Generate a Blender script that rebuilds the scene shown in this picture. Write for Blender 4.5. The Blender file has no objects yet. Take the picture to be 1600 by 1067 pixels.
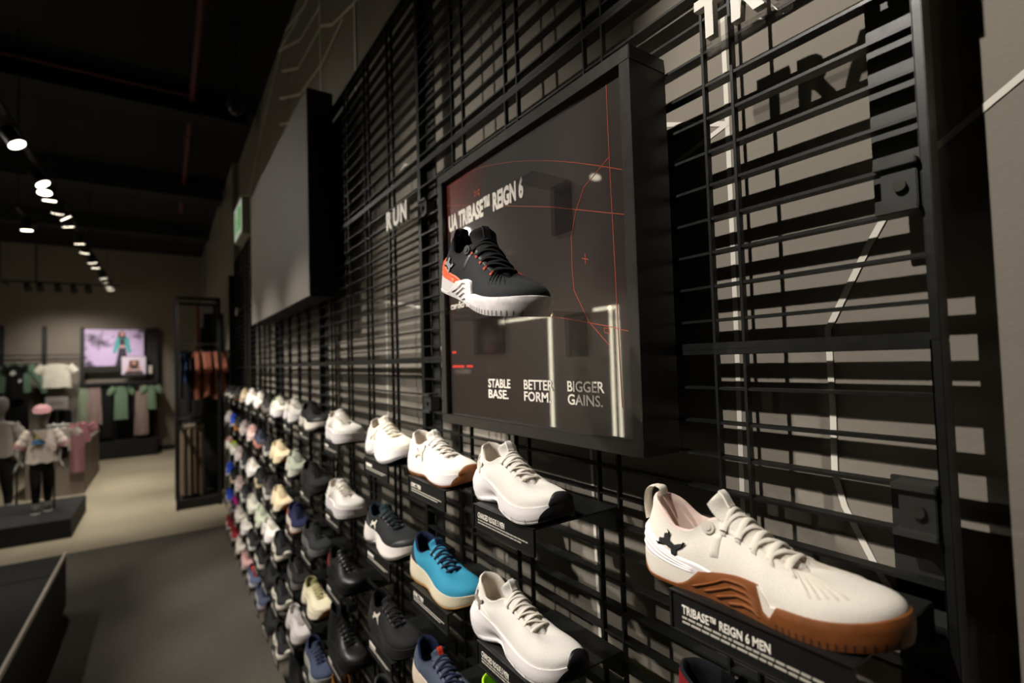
import bpy, math, random
import numpy as np
from mathutils import Vector, Matrix
random.seed(7)
SC = bpy.context.scene
COL = SC.collection
PI = math.pi
V = Vector

# ------------------------------------------------------------------ camera
HC, DC = 1.68, 0.664                     # eye height, distance to the wall grid (grid face is x=0)
yaw, pit, rol = math.radians(34.55), math.radians(2.09), math.radians(-1.70)
Fw = V((math.sin(yaw)*math.cos(pit), math.cos(yaw)*math.cos(pit), math.sin(pit)))
Rt = V((math.cos(yaw), -math.sin(yaw), 0))
Up = Rt.cross(Fw)
cr, sr = math.cos(rol), math.sin(rol)
Rt, Up = Rt*cr + Up*sr, Up*cr - Rt*sr
cam = bpy.data.cameras.new('camera')
camo = bpy.data.objects.new('camera', cam)
COL.objects.link(camo)
M = Matrix(((Rt.x, Up.x, -Fw.x, -DC), (Rt.y, Up.y, -Fw.y, 0), (Rt.z, Up.z, -Fw.z, HC), (0, 0, 0, 1)))
camo.matrix_world = M
cam.sensor_width = 36
cam.lens = 789/1600*36
cam.clip_start = 0.02
cam.dof.use_dof = True
cam.dof.focus_distance = 0.76
cam.dof.aperture_fstop = 2.8
SC.camera = camo

# ------------------------------------------------------------------ view + world
SC.view_settings.view_transform = 'Standard'
SC.view_settings.look = 'None'
SC.view_settings.gamma = 1
SC.view_settings.exposure = 0.0
SC.view_settings.use_curve_mapping = False
W = bpy.data.worlds.new('world'); SC.world = W; W.use_nodes = True
W.node_tree.nodes['Background'].inputs[0].default_value = (1, .9, .78, 1)
W.node_tree.nodes['Background'].inputs[1].default_value = 0.012
TRACK_X, TRACK_Z = -1.52, 3.3
LAMP_COL = (1.0, .93, .84)
# track lamps: (track x, y along wall, aim point, watts, cone degrees, blend, bulb radius)
LAMPS = [
    (-1.52, .67, (.08, .02, 1.76), 165, 42, .5, .016),
    (-1.52, 1.55, (-.15, .85, 1.2), 200, 36, .6, .03),
    (-1.52, 2.25, (-.15, 1.5, 1.1), 165, 42, .6, .03),
    (-1.52, 3.1, (-.15, 2.4, 1.0), 210, 46, .6, .03),
    (-1.52, 3.95, (-.15, 3.3, .95), 220, 46, .6, .03),
    (-1.52, 4.72, (-.1, 4.2, .95), 230, 46, .6, .03),
    (-1.52, 5.61, (-.1, 5.2, .95), 230, 46, .6, .03),
    (-1.52, 5.85, (-1.3, 5.0, .0), 60, 50, .7, .03),
    (-1.52, 6.08, (-1.5, 6.6, 0), 140, 55, .7, .03),
    (-1.52, 6.53, (-1.9, 7.6, .8), 60, 50, .7, .03),
    (-1.52, 6.75, (-.2, 7.3, 1.4), 170, 46, .7, .03),
    (-1.52, 7.09, (-1.0, 8.0, 0), 210, 60, .7, .03),
    (-1.52, 7.98, (-1.2, 8.8, 0), 210, 60, .7, .03),
    (-1.52, 8.57, (-1.9, 9.3, .6), 70, 50, .7, .03),
    (-1.52, 9.31, (-1.0, 10.2, 0), 210, 60, .7, .03),
    (-1.52, 9.74, (-1.4, 10.6, 0), 120, 60, .7, .03),
    (-1.52, 10.77, (-.8, 12.0, .2), 90, 60, .7, .03),
    (-1.52, 11.23, (-1.3, 12.8, 1.3), 70, 60, .7, .03),
    (-1.52, 11.87, (-1.2, 12.6, .9), 35, 60, .7, .03),
    (-1.52, 12.3, (-1.3, 12.9, .5), 20, 60, .7, .03),
    (-2.6, 1.75, (-.1, .95, 1.42), 130, 21, .9, .03),  # unseen lamp, added to brighten the lower poster text and pale shoes
    (-2.6, 2.3, (-.03, 1.42, 2.0), 190, 30, .8, .02),  # added lamp, out of view, lifts the RUN letters and poster title
    (-2.6, 3.15, (-1.6, 3.0, .4), 70, 60, .7, .03),
    (-2.6, 5.4, (-.12, 3.4, 2.2), 85, 46, .7, .03),
    (-2.6, 5.78, (-2.3, 4.5, 0), 40, 60, .7, .03),
    (-1.9, 7.46, (-1.75, 7.6, .9), 60, 50, .7, .03),
]

# ------------------------------------------------------------------ helpers
def lin(h):
    if isinstance(h, str):
        h = h.lstrip('#'); c = [int(h[i:i+2], 16)/255 for i in (0, 2, 4)]
    else:
        c = list(h)
    return tuple(x/12.92 if x <= .04045 else ((x+.055)/1.055)**2.4 for x in c) + (1,)

MATS = {}
def mat(color, rough=.6, kind='plain', metal=0, spec=.5, emit=0, scale=1.0, trans=0):
    key = (color, rough, kind, metal, spec, emit, scale, trans)
    if key in MATS: return MATS[key]
    m = bpy.data.materials.new('%s_%s' % (kind, str(color).strip('#'))); m.use_nodes = True
    nt = m.node_tree; b = nt.nodes['Principled BSDF']; N = nt.nodes.new; Lk = nt.links.new
    c = lin(color)
    b.inputs['Base Color'].default_value = c
    b.inputs['Roughness'].default_value = rough
    b.inputs['Metallic'].default_value = metal
    b.inputs['Specular IOR Level'].default_value = spec
    if emit:
        b.inputs['Emission Color'].default_value = c; b.inputs['Emission Strength'].default_value = emit
    if trans:
        b.inputs['Transmission Weight'].default_value = trans; b.inputs['IOR'].default_value = 1.3
    if kind == 'plain': return MATS.setdefault(key, m)
    tc = N('ShaderNodeTexCoord')
    def noise(sc, det=4, coord='Object'):
        n = N('ShaderNodeTexNoise'); n.inputs['Scale'].default_value = sc; n.inputs['Detail'].default_value = det
        Lk(tc.outputs[coord], n.inputs['Vector']); return n
    def bump(out, st, dist):
        bp = N('ShaderNodeBump'); bp.inputs['Strength'].default_value = st; bp.inputs['Distance'].default_value = dist
        Lk(out, bp.inputs['Height']); Lk(bp.outputs[0], b.inputs['Normal']); return bp
    def vary(out, lo, hi):
        mx = N('ShaderNodeMix'); mx.data_type = 'RGBA'; mr = N('ShaderNodeMapRange')
        mr.inputs[1].default_value = .3; mr.inputs[2].default_value = .7
        Lk(out, mr.inputs[0]); Lk(mr.outputs[0], mx.inputs[0])
        mx.inputs[6].default_value = tuple(min(1, v*lo) for v in c[:3])+(1,)
        mx.inputs[7].default_value = tuple(min(1, v*hi) for v in c[:3])+(1,)
        Lk(mx.outputs[2], b.inputs['Base Color'])
    if kind == 'knit':                       # engineered mesh: fine woven dimples
        v = N('ShaderNodeTexVoronoi'); v.inputs['Scale'].default_value = 420*scale
        mp = N('ShaderNodeMapping'); mp.inputs['Scale'].default_value = (1, 1, 1.7)
        Lk(tc.outputs['Object'], mp.inputs[0]); Lk(mp.outputs[0], v.inputs['Vector'])
        bump(v.outputs['Distance'], .22, .0006)
        vary(v.outputs['Distance'], 1.0, .94)
        b.inputs['Specular IOR Level'].default_value = .2
    elif kind == 'foam':
        n = noise(260, 2); bump(n.outputs[0], .12, .0008)
    elif kind == 'leather':
        n = noise(160, 3); bump(n.outputs[0], .15, .001)
    elif kind == 'rubber':
        n = noise(90, 5); vary(n.outputs[0], .85, 1.12); bump(n.outputs[0], .15, .0006)
    elif kind == 'cloth':
        n = noise(14, 3); bump(n.outputs[0], .35, .01); vary(n.outputs[0], .9, 1.08)
        b.inputs['Specular IOR Level'].default_value = .2
    elif kind == 'steel':
        n = noise(60, 4); bump(n.outputs[0], .06, .0006)
        mr = N('ShaderNodeMapRange'); mr.inputs[3].default_value = rough-.1; mr.inputs[4].default_value = rough+.12
        Lk(n.outputs[0], mr.inputs[0]); Lk(mr.outputs[0], b.inputs['Roughness'])
    elif kind == 'plaster':
        n = noise(2.2, 6); vary(n.outputs[0], .93, 1.06)
        n2 = noise(120, 4); bump(n2.outputs[0], .18, .003)
    elif kind == 'carpet':
        n = noise(220, 3); vary(n.outputs[0], .55, 1.5); bump(n.outputs[0], .6, .004)
    elif kind == 'concrete':
        n = noise(1.2, 8); vary(n.outputs[0], .88, 1.08)
    elif kind == 'print':                    # glossy poster: dark print with a red blush printed in the upper corner
        mp = N('ShaderNodeMapping'); Lk(tc.outputs['Object'], mp.inputs[0])
        mp.inputs['Location'].default_value = (0, -1.35, -1.9)
        mp.inputs['Scale'].default_value = (0, 4.5, 6.5)
        g = N('ShaderNodeTexGradient'); g.gradient_type = 'SPHERICAL'; Lk(mp.outputs[0], g.inputs[0])
        n = noise(6, 6)
        mx = N('ShaderNodeMix'); mx.data_type = 'RGBA'
        mm = N('ShaderNodeMath'); mm.operation = 'MULTIPLY'; Lk(g.outputs['Fac'], mm.inputs[0]); Lk(n.outputs[0], mm.inputs[1])
        Lk(mm.outputs[0], mx.inputs[0]); mx.inputs[6].default_value = c; mx.inputs[7].default_value = lin('#a02a18')
        Lk(mx.outputs[2], b.inputs['Base Color'])
        b.inputs['Coat Weight'].default_value = 1; b.inputs['Coat Roughness'].default_value = .02
        n3 = noise(45, 3); 
    elif kind == 'photo':                    # mottled backdrop on the lit screen
        n = noise(3.2, 3); mx = N('ShaderNodeMix'); mx.data_type = 'RGBA'
        mr = N('ShaderNodeMapRange'); mr.inputs[1].default_value = .38; mr.inputs[2].default_value = .5
        Lk(n.outputs[0], mr.inputs[0]); Lk(mr.outputs[0], mx.inputs[0])
        mx.inputs[6].default_value = lin('#4a3f52'); mx.inputs[7].default_value = c
        Lk(mx.outputs[2], b.inputs['Base Color']); Lk(mx.outputs[2], b.inputs['Emission Color'])
    MATS[key] = m
    return m

class MB:
    """collects geometry, links it as one mesh object"""
    def __init__(s): s.v = []; s.f = []; s.m = []
    def add(s, vs, fs, mi=0):
        o = len(s.v); s.v += [tuple(p) for p in vs]
        for f in fs: s.f.append(tuple(i+o for i in f)); s.m.append(mi)
        return s
    def box(s, lo, hi, mi=0):
        (a, b, c), (d, e, f) = lo, hi
        vs = [(a, b, c), (d, b, c), (d, e, c), (a, e, c), (a, b, f), (d, b, f), (d, e, f), (a, e, f)]
        return s.add(vs, [(0, 3, 2, 1), (4, 5, 6, 7), (0, 1, 5, 4), (1, 2, 6, 5), (2, 3, 7, 6), (3, 0, 4, 7)], mi)
    def loft(s, rings, closed=True, cap=True, mi=0):
        n = len(rings[0]); vs = [p for r in rings for p in r]; fs = []
        for k in range(len(rings)-1):
            for i in range(n if closed else n-1):
                j = (i+1) % n
                fs.append((k*n+i, k*n+j, (k+1)*n+j, (k+1)*n+i))
        if cap and closed:
            fs.append(tuple(range(n-1, -1, -1))); fs.append(tuple((len(rings)-1)*n+i for i in range(n)))
        return s.add(vs, fs, mi)
    def tube(s, pts, r, seg=10, flat=1.0, up=V((0, 0, 1)), mi=0, cap=True):
        pts = [V(p) for p in pts]; rings = []
        for i, p in enumerate(pts):
            t = (pts[min(i+1, len(pts)-1)]-pts[max(i-1, 0)]).normalized()
            u = V(up) - t*t.dot(V(up))
            if u.length < 1e-4: u = V((1, 0, 0)) - t*t.x
            u.normalize(); w = t.cross(u)
            rr = r[i] if isinstance(r, (list, tuple)) else r
            rings.append([p + w*(rr*math.cos(a)) + u*(rr*flat*math.sin(a)) for a in [2*PI*k/seg for k in range(seg)]])
        return s.loft(rings, True, cap, mi)
    def disc(s, c, axis, r, th, seg=24, mi=0):
        axis = V(axis).normalized(); c = V(c)
        return s.tube([c-axis*th/2, c+axis*th/2], r, seg, mi=mi, up=V((.3, .5, .8)))
    def poly(s, pts, mi=0): return s.add(pts, [tuple(range(len(pts)))], mi)
    def prism(s, pts, d, mi=0):                # extrude a planar polygon along vector d
        n = len(pts); a = [V(p) for p in pts]; b = [p+V(d) for p in a]
        fs = [tuple(range(n)), tuple(range(2*n-1, n-1, -1))]+[(i, n+i, n+(i+1) % n, (i+1) % n) for i in range(n)]
        return s.add(a+b, fs, mi)
    def mesh(s, name, smooth=False, bevel=0):
        me = bpy.data.meshes.new(name); me.from_pydata(s.v, [], s.f); me.update()
        import bmesh
        bm = bmesh.new(); bm.from_mesh(me); bmesh.ops.remove_doubles(bm, verts=bm.verts, dist=1e-6)
        bmesh.ops.recalc_face_normals(bm, faces=bm.faces)
        if bevel: bmesh.ops.bevel(bm, geom=bm.edges[:], offset=bevel, segments=2, affect='EDGES', clamp_overlap=True)
        bm.to_mesh(me); bm.free()
        if smooth:
            for p in me.polygons: p.use_smooth = True
            try: me.set_sharp_from_angle(angle=math.radians(smooth if smooth > 1 else 45))
            except Exception: pass
        return me
    def build(s, name, mats, parent=None, smooth=False, bevel=0, raw=False):
        if raw:                                # several materials in one surface
            me = bpy.data.meshes.new(name); me.from_pydata(s.v, [], s.f)
            me.polygons.foreach_set('material_index', s.m); me.update()
            if smooth:
                for p in me.polygons: p.use_smooth = True
        else: me = s.mesh(name, smooth, bevel)
        o = link(name, me, parent)
        for mt in (mats if isinstance(mats, (list, tuple)) else [mats]): me.materials.append(mt)
        return o

def link(name, data, parent=None):
    o = bpy.data.objects.new(name, data); COL.objects.link(o)
    if parent: o.parent = parent
    return o
USED = set()
def tag(o, label, cat, group=None, kind=None):
    o['label'] = label; o['category'] = cat
    if group: o['group'] = group
    if kind: o['kind'] = kind
    n = len(label.split()); assert 4 <= n <= 16, (n, label)
    if label in USED: print('DUP LABEL', label)
    USED.add(label)
    return o
def thing(name, label, cat, loc=(0, 0, 0), rz=0, group=None):
    o = link(name, None); o.location = loc; o.rotation_euler = (0, 0, rz); o.empty_display_size = .05
    return tag(o, label, cat, group)
def struct(o, label, cat): return tag(o, label, cat, kind='structure')

def text_data(s, w, h, depth=.0008, fat=0.0):
    """mesh of a text, fitted to w x h in its own XY plane, lower-left at 0"""
    cu = bpy.data.curves.new('lettering', 'FONT'); cu.body = s; cu.size = 1; cu.extrude = .5; cu.offset = fat; cu.resolution_u = 3
    cu.space_line = .9
    ob = bpy.data.objects.new('lettering', cu); COL.objects.link(ob)
    dg = bpy.context.evaluated_depsgraph_get(); dg.update()
    me = bpy.data.meshes.new_from_object(ob.evaluated_get(dg))
    bpy.data.objects.remove(ob); bpy.data.curves.remove(cu)
    co = np.empty(len(me.vertices)*3); me.vertices.foreach_get('co', co); co = co.reshape(-1, 3)
    lo, hi = co.min(0), co.max(0)
    co = (co-lo)/(hi-lo)*np.array([w, h, depth]); me.vertices.foreach_set('co', co.ravel()); me.update()
    return me
WALLROT = Matrix(((0, 0, -1, 0), (-1, 0, 0, 0), (0, 1, 0, 0), (0, 0, 0, 1)))   # text X -> -Y, text Y -> Z, faces -X
def wall_text(s, x, yl, yr, zb, zt, m, parent, fat=0, depth=.0008, name='lettering'):
    me = text_data(s, abs(yl-yr), zt-zb, depth, fat); me.materials.append(m)
    o = link(name, me, parent)
    mw = Matrix.Translation((x, yl, zb)) @ WALLROT
    if parent: mw = Matrix.Translation(-V(parent.location)) @ mw
    o.matrix_local = mw
    return o

def ua_mark(nseg=10):
    """the interlocking mark as two bowed bands, unit width; list of (quad strips)"""
    out = []
    for sg in (1, -1):
        path = [(-.5, .5), (-.44, .26), (-.3, .06), (-.12, -.06), (0, -.085), (.12, -.06), (.3, .06), (.44, .26), (.5, .5)]
        wd = [.10, .13, .14, .10, .085, .10, .14, .13, .10]
        L, R = [], []
        for i, (x, y) in enumerate(path):
            x0, y0 = path[max(i-1, 0)]; x1, y1 = path[min(i+1, 8)]
            d = math.hypot(x1-x0, y1-y0); nx, ny = -(y1-y0)/d, (x1-x0)/d
            if i in (0, 8): nx, ny = (1 if i == 0 else -1)*-1*(-1 if i == 0 else -1), 0
            if i == 0: nx, ny = -1, 0
            if i == 8: nx, ny = 1, 0
            L.append((x+nx*wd[i], (y+ny*wd[i])*sg)); R.append((x-nx*wd[i], (y-ny*wd[i])*sg))
        out.append((L, R))
    return out

# ------------------------------------------------------------------ materials
black_steel = mat('#181918', .38, 'steel', spec=.5)
black_matt = mat('#0e0e0d', .7, 'plaster')
black_panel = mat('#151514', .55, 'steel')
grey_panel = mat('#6c665e', .6, 'plaster')
white_acr = mat('#f3eee4', .35)
print_white = mat('#f4eee2', .6)
label_black = mat('#161616', .45, 'steel')
fine_white = mat('#b9b3a8', .7)
orange_ink = mat('#a8472a', .5)
red_ink = mat('#b02a1c', .5)
def clear(): 
    m = MATS.get('clear')
    if m: return m
    m = bpy.data.materials.new('clear_acrylic'); m.use_nodes = True; nt = m.node_tree
    nt.nodes.remove(nt.nodes['Principled BSDF']); tr = nt.nodes.new('ShaderNodeBsdfTransparent'); gl = nt.nodes.new('ShaderNodeBsdfGlossy'); mx = nt.nodes.new('ShaderNodeMixShader')
    tr.inputs[0].default_value = (.9, .9, .9, 1); gl.inputs['Roughness'].default_value = .05; mx.inputs[0].default_value = .10
    nt.links.new(tr.outputs[0], mx.inputs[1]); nt.links.new(gl.outputs[0], mx.inputs[2]); nt.links.new(mx.outputs[0], nt.nodes['Material Output'].inputs[0])
    MATS['clear'] = m; return m

# ------------------------------------------------------------------ room shell
CEIL = 4.17
XW = .085                                   # wall face behind the grid
BACK = 13.05
struct(MB().box((-9, -4, -.1), (.4, BACK+.2, 0)).build('floor', mat('#968c76', .62, 'concrete')), 'polished beige concrete floor of the shop', 'floor')
struct(MB().box((-9, -4, CEIL), (.4, BACK+.2, CEIL+.1)).build('ceiling', mat('#0b0b0b', .9)), 'black painted open ceiling high above the shop', 'ceiling')
wl = MB().box((XW, -4, 0), (.4, 6.85, CEIL)).box((.02, 6.85, 0), (.4, BACK, CEIL))
def strip(mb, pts, w, x):                   # pale printed line running over the wall face
    for k_, ((y0, z0), (y1, z1)) in enumerate(zip(pts[:-1], pts[1:])):
        x -= .00006; d = math.hypot(y1-y0, z1-z0); ny, nz = -(z1-z0)/d*w/2, (y1-y0)/d*w/2
        ey, ez = (y1-y0)/d*w*.3, (z1-z0)/d*w*.3
        mb.add([(x, y0+ny-ey, z0+nz-ez), (x, y1+ny+ey, z1+nz+ez), (x, y1-ny+ey, z1-nz+ez), (x, y0-ny-ey, z0-nz-ez)], [(0, 1, 2, 3)], 1)
xs = XW-.0006
for pts, w in (
    ([(.458, 2.9), (.457, 2.085), (.458, 1.733), (.462, 1.30)], .008),
    ([(.591, 2.103), (.537, 2.081), (.457, 2.05), (.559, 2.02)], .008),
    ([(-.15, 2.13), (.12, 1.965), (.21, 1.905)], .008),
    ([(.21, 1.905), (.249, 1.849), (.27, 1.813), (.323, 1.709), (.322, 1.599), (.324, 1.513), (.314, 1.472), (.281, 1.402), (.2, 1.27)], .008),
    ([(2.2, 1.97), (1.811, 1.905), (1.654, 1.876), (1.54, 1.789), (1.483, 1.712), (1.44, 1.6)], .01),
    ([(1.98, 2.0), (1.99, 1.3)], .01), ([(.80, 1.5), (.79, 1.0)], .008),
    ([(3.24, 3.98), (3.34, 3.99), (3.91, 4.16)], .018),
    ([(2.94, 3.75), (3.46, 3.84), (3.99, 4.07), (4.2, 4.15), (3.5, 4.01)], .018),
    ([(1.9, 3.3), (2.32, 3.39), (2.69, 3.5), (2.91, 3.62), (3.52, 3.68), (4.07, 3.93)], .018),
    ([(2.5, 3.42), (2.92, 3.4), (3.48, 3.48), (4.16, 3.76)], .018), ([(2.97, 3.26), (3.54, 3.32), (4.17, 3.56)], .018),
    ([(3.0, 3.1), (3.67, 3.2), (4.18, 3.39), (4.96, 3.37)], .018), ([(2.94, 4.1), (2.94, 2.95)], .016), ([(2.31, 4.1), (2.31, 2.95)], .016),
    ([(3.91, 4.15), (4.89, 3.9), (6.5, 3.3)], .018), ([(2.0, 2.35), (1.75, 2.42), (1.62, 2.36), (1.52, 2.3)], .012)):
    strip(wl, pts, w, xs); xs -= .0004
struct(wl.build('wall_right', [mat('#8a8378', .82, 'plaster'), mat('#e9e4d8', .7)], raw=True), 'grey plaster wall with pale angular lines behind the shoe grid', 'wall')
struct(MB().box((-9, BACK, 0), (.4, BACK+.2, CEIL)).build('wall_back', mat('#7d7468', .8, 'plaster')), 'taupe back wall behind the clothes rails', 'wall')
struct(MB().box((-9.2, -4, 0), (-9, BACK+.2, CEIL)).build('wall_left', mat('#3a3835', .8, 'plaster')), 'dark wall on the far left side of the shop', 'wall')
struct(MB().box((-9.2, -4.2, 0), (.4, -4, CEIL)).build('wall_front', mat('#3a3835', .8, 'plaster')), 'dark wall behind the viewer at the shop front', 'wall')
struct(MB().box((-9, BACK-.02, 0), (.02, BACK, .1)).build('baseboard_back', mat('#1c1a18', .6)), 'dark baseboard along the taupe back wall', 'baseboard')
tag(MB().box((-3.2, -3.99, .0002), (XW-.002, 6.28, .006)).build('carpet', mat('#4b463e', .95, 'carpet')), 'dark grey speckled carpet in front of the shoe wall', 'carpet')
for i, (y, z, w) in enumerate(((5.2, 3.95, .25), (7.6, 3.9, .3), (10.2, 3.95, .25))):
    tag(MB().box((-8.9, y, z), (-.02, y+w, CEIL-.002)).build('ceiling_beam', mat('#121211', .85)), 'black ceiling beam, %s of three, crossing above the shop' % ('nearest', 'middle', 'farthest')[i], 'beam', 'ceiling beams')

# ------------------------------------------------------------------ grid panels on the wall
Y0, MW, MH = .179, 1.28, .6125
ZB = [.4625, 1.075, 1.6875, 2.30, .016]
COLN = ['nearest', 'second', 'third', 'fourth', 'farthest']
ROWN = ['lower', 'lower middle', 'upper middle', 'top', 'short bottom']
FULL = MH
GRID = {}
for j, zb in enumerate(ZB):
    g, u = MB(), MB()
    fw, fd = .009, .027
    MH = .4455 if j == 4 else FULL
    g.box((0, 0, 0), (fd, fw, MH)).box((0, MW-fw, 0), (fd, MW, MH)).box((0, fw, 0), (fd, MW-fw, fw)).box((0, fw, MH-fw), (fd, MW-fw, MH))
    sl, wi = MB(), MB()
    k0 = math.ceil((zb+.03-1.63)/.05)
    for k in range(k0, k0+12):
        z = 1.631+.05*k-zb
        if z < .03 or z > MH-.025: continue
        sl.box((.001, fw, z-.0035), (.019, MW-fw, z+.0005))
    for a in (.215, .26, .465, .515, .735, .785, .99, 1.05):
        wi.box((-.0005, a, fw), (.0095, a+.004, MH-fw))
    GRID[j] = (g.mesh('frame', bevel=.0008), sl.mesh('slat_set'), wi.mesh('wire_set'))
    for i in range(5):
        t = thing('grid_panel', 'black slatted steel grid panel, %s row, %s column along the shoe wall' % (ROWN[j], COLN[i]), 'wall grid', (0, Y0+MW*i, zb), 0, 'slatted steel grid panels')
        for nm, me in zip(('frame', 'slat_set', 'wire_set'), GRID[j]):
            if not me.materials: me.materials.append(black_steel)
            link(nm, me, t)
for i in range(6):                          # flat steel uprights the grid hangs on
    y = Y0+MW*i
    lo, hi = (y+.004, y+.062) if i == 0 else (y-.065, y-.008)
    for z0_, z1_, hw in (((.02, 1.535, 'lower'), (1.832, 2.9, 'upper')) if i == 0 else ((.02, 2.9, 'long'),)): tag(MB().box((.0275, lo, z0_), (.0325, hi, z1_)).build('wall_upright', mat('#2e2e2c', .4, 'steel'), bevel=.001),
        '%s flat black steel upright at the %s seam of the grid' % (hw, ('right end', 'first', 'second', 'third', 'fourth', 'far left end')[i]), 'upright', 'steel uprights behind the grid')
def clamp(y0, y1, z0, z1, label):
    t = thing('wall_clamp', label, 'bracket', (0, y0, z0), 0, 'grid clamps')
    MB().box((-.004, 0, .0), (.026, y1-y0, z1-z0)).build('plate', mat('#2c2d2b', .42, 'steel'), t, bevel=.001)
    for z in (0, z1-z0): MB().box((-.010, -.001, z-.004), (.022, y1-y0+.005, z+.004)).build('hook_lip', mat('#343532', .38, 'steel'), t, bevel=.001)
    MB().disc((-.0065, (y1-y0)*.45, (z1-z0)*.5), (1, 0, 0), .0062, .006, 20).build('screw', mat('#4a4a44', .35, metal=.7), t, smooth=50)
clamp(.19, .2235, 1.831, 1.881, 'steel clamp with round screw under the white TRAIN sign')
clamp(.19, .2235, 1.481, 1.531, 'steel clamp with screw above the gum-soled trainer')
clamp(1.40, 1.446, 1.531, 1.581, 'black clamp by the lower left corner of the framed poster')
clamp(1.40, 1.446, 2.131, 2.181, 'black clamp by the upper left corner of the framed poster')

# ------------------------------------------------------------------ letter signs
def letter_sign(word, yl, yr, zb, zt, label):
    t = thing('letter_sign', label, 'sign', (-.012, (yl+yr)/2, zb))
    n = len(word); wd = [.45 if c == 'I' else 1 for c in word]; step = (abs(yl-yr)+.012)/sum(wd); y = (yl-yr)/2
    for c, w in zip(word, wd):
        me = text_data(c, step*w-.010, zt-zb, .012, .04); me.materials.append(white_acr); o = link('letter', me, t)
        o.matrix_local = Matrix.Translation((-.016, y, .0002)) @ WALLROT; y -= step*w
    MB().box((-.014, -(yl-yr)/2-.004, -.003), (.011, (yl-yr)/2+.004, .0)).box((-.0015, -(yl-yr)/2-.004, 0), (.0, (yl-yr)/2+.004, .028)).build('clear_strip', clear(), t)
letter_sign('TRAIN', .424, .19, 2.120, 2.180, 'white raised TRAIN letters on clear strip at the upper right')
letter_sign('RUN', 1.64, 1.468, 2.129, 2.191, 'white raised RUN letters on the grid left of the poster')

# ------------------------------------------------------------------ dark display panel
t = thing('light_box', 'large blank dark grey display panel hung on the shoe grid', 'panel', (-.001, 3.33, 2.0))
MB().box((-.119, -.925, 0), (-.113, .925, .97)).build('face', grey_panel, t, bevel=.001)
MB().box((-.1125, -.925, .0), (-.0, .925, .97)).build('box', black_panel, t, bevel=.002)

# ------------------------------------------------------------------ framed poster
PY0, PY1, PZ0, PZ1 = .507, 1.155, 1.529, 2.153
t = thing('framed_poster', 'black framed glossy poster box with UA TRIBASE REIGN 6 title', 'poster', (0, 0, 0))
fr = MB()
b_ = .022
for lo, hi in (((PY0, PZ0), (PY1, PZ0+b_)), ((PY0, PZ1-b_), (PY1, PZ1)), ((PY0, PZ0+b_), (PY0+b_, PZ1-b_)), ((PY1-b_, PZ0+b_), (PY1, PZ1-b_))):
    fr.box((-.086, lo[0], lo[1]), (-.003, hi[0], hi[1]))
fr.build('frame', mat('#2a2825', .38, 'steel'), t, bevel=.0012)
PX = -.0735
pan = MB().box((PX, -(PY1-PY0)/2+b_, -(PZ1-PZ0)/2+b_), (PX+.012, (PY1-PY0)/2-b_, (PZ1-PZ0)/2-b_)).build('print_panel', mat('#2c2422', .3, 'print', spec=.6), t)
pan.location = (0, (PY0+PY1)/2, (PZ0+PZ1)/2)
def px_text(s, yl, yr, zb, zt, m, fat): return wall_text(s, PX-.0006, yl, yr, zb, zt, m, t, fat, .0005)
px_text('UA TRIBASE\u2122 REIGN 6', 1.12, .801, 2.003, 2.046, print_white, .045)
for (a, b), yl, yr in ((('STABLE', 'BASE.'), .953, .867), (('BETTER', 'FORM.'), .819, .727), (('BIGGER', 'GAINS.'), .687, .595)):
    px_text(a, yl, yr, 1.621, 1.640, print_white, .018); px_text(b, yl, yr+.008*(1 if a != 'BIGGER' else .6), 1.598, 1.617, print_white, .018)
px_text('cardio ba', 1.12, 1.02, 1.809, 1.826, print_white, 0)
def pline(pts, w=.0014, m=orange_ink, name='orange_line'):
    mb = MB()
    for (y0, z0), (y1, z1) in zip(pts[:-1], pts[1:]):
        d = math.hypot(y1-y0, z1-z0); ny, nz = -(z1-z0)/d*w/2, (y1-y0)/d*w/2
        mb.prism([(PX-.0002, y0+ny, z0+nz), (PX-.0002, y1+ny, z1+nz), (PX-.0002, y1-ny, z1-nz), (PX-.0002, y0-ny, z0-nz)], (-.0004, 0, 0))
    return mb
ol = MB()
def pl(*a, w=.0010):
    q = pline(a, w); ol.add(q.v, q.f)
pl((.567, 2.12), (.566, 2.0), (.562, 1.814), (.561, 1.721), (.558, 1.60))
pl((1.12, 2.117), (1.019, 2.123), (.95, 2.115), (.888, 2.10), (.83, 2.085), (.779, 2.069), (.71, 2.045), (.647, 2.02), (.59, 1.995), (.533, 1.969))
pl((1.131, 2.076), (.929, 2.021), (.718, 1.961), (.533, 1.899))
pl((.567, 2.001), (.626, 1.971), (.65, 1.935), (.663, 1.895), (.664, 1.84), (.661, 1.798), (.627, 1.741), (.581, 1.699))
pl((.72, 1.757), (.686, 1.751), (.588, 1.731), (.53, 1.717))
pl((.638, 1.8505), (.622, 1.8455)); pl((.63, 1.857), (.63, 1.839))
pl((.591, 1.728), (.581, 1.7255), (.581, 1.718), (.591, 1.7205), (.591, 1.728))
ol.build('orange_line', orange_ink, t)
rb = MB()
for y, z, w in ((1.12, 1.845, .035), (1.12, 1.70, .02), (1.12, 1.665, .06), (1.05, 1.665, .03)):
    rb.box((PX-.0005, y-w, z), (PX-.0001, y, z+.006))
rb.build('red_print', red_ink, t)
def flat_mark(cy, cz, size, x, m, parent, name='emblem', th=.0006):
    mb = MB()
    for L, R in ua_mark():
        for i in range(len(L)-1):
            q = [(x, cy-L[i][0]*size, cz+L[i][1]*size), (x, cy-L[i+1][0]*size, cz+L[i+1][1]*size), (x, cy-R[i+1][0]*size, cz+R[i+1][1]*size), (x, cy-R[i][0]*size, cz+R[i][1]*size)]
            mb.prism(q, (-th, 0, 0))
    return mb.build(name, m, parent)
flat_mark(.98, 2.064, .022, PX-.0002, orange_ink, t)

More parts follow.
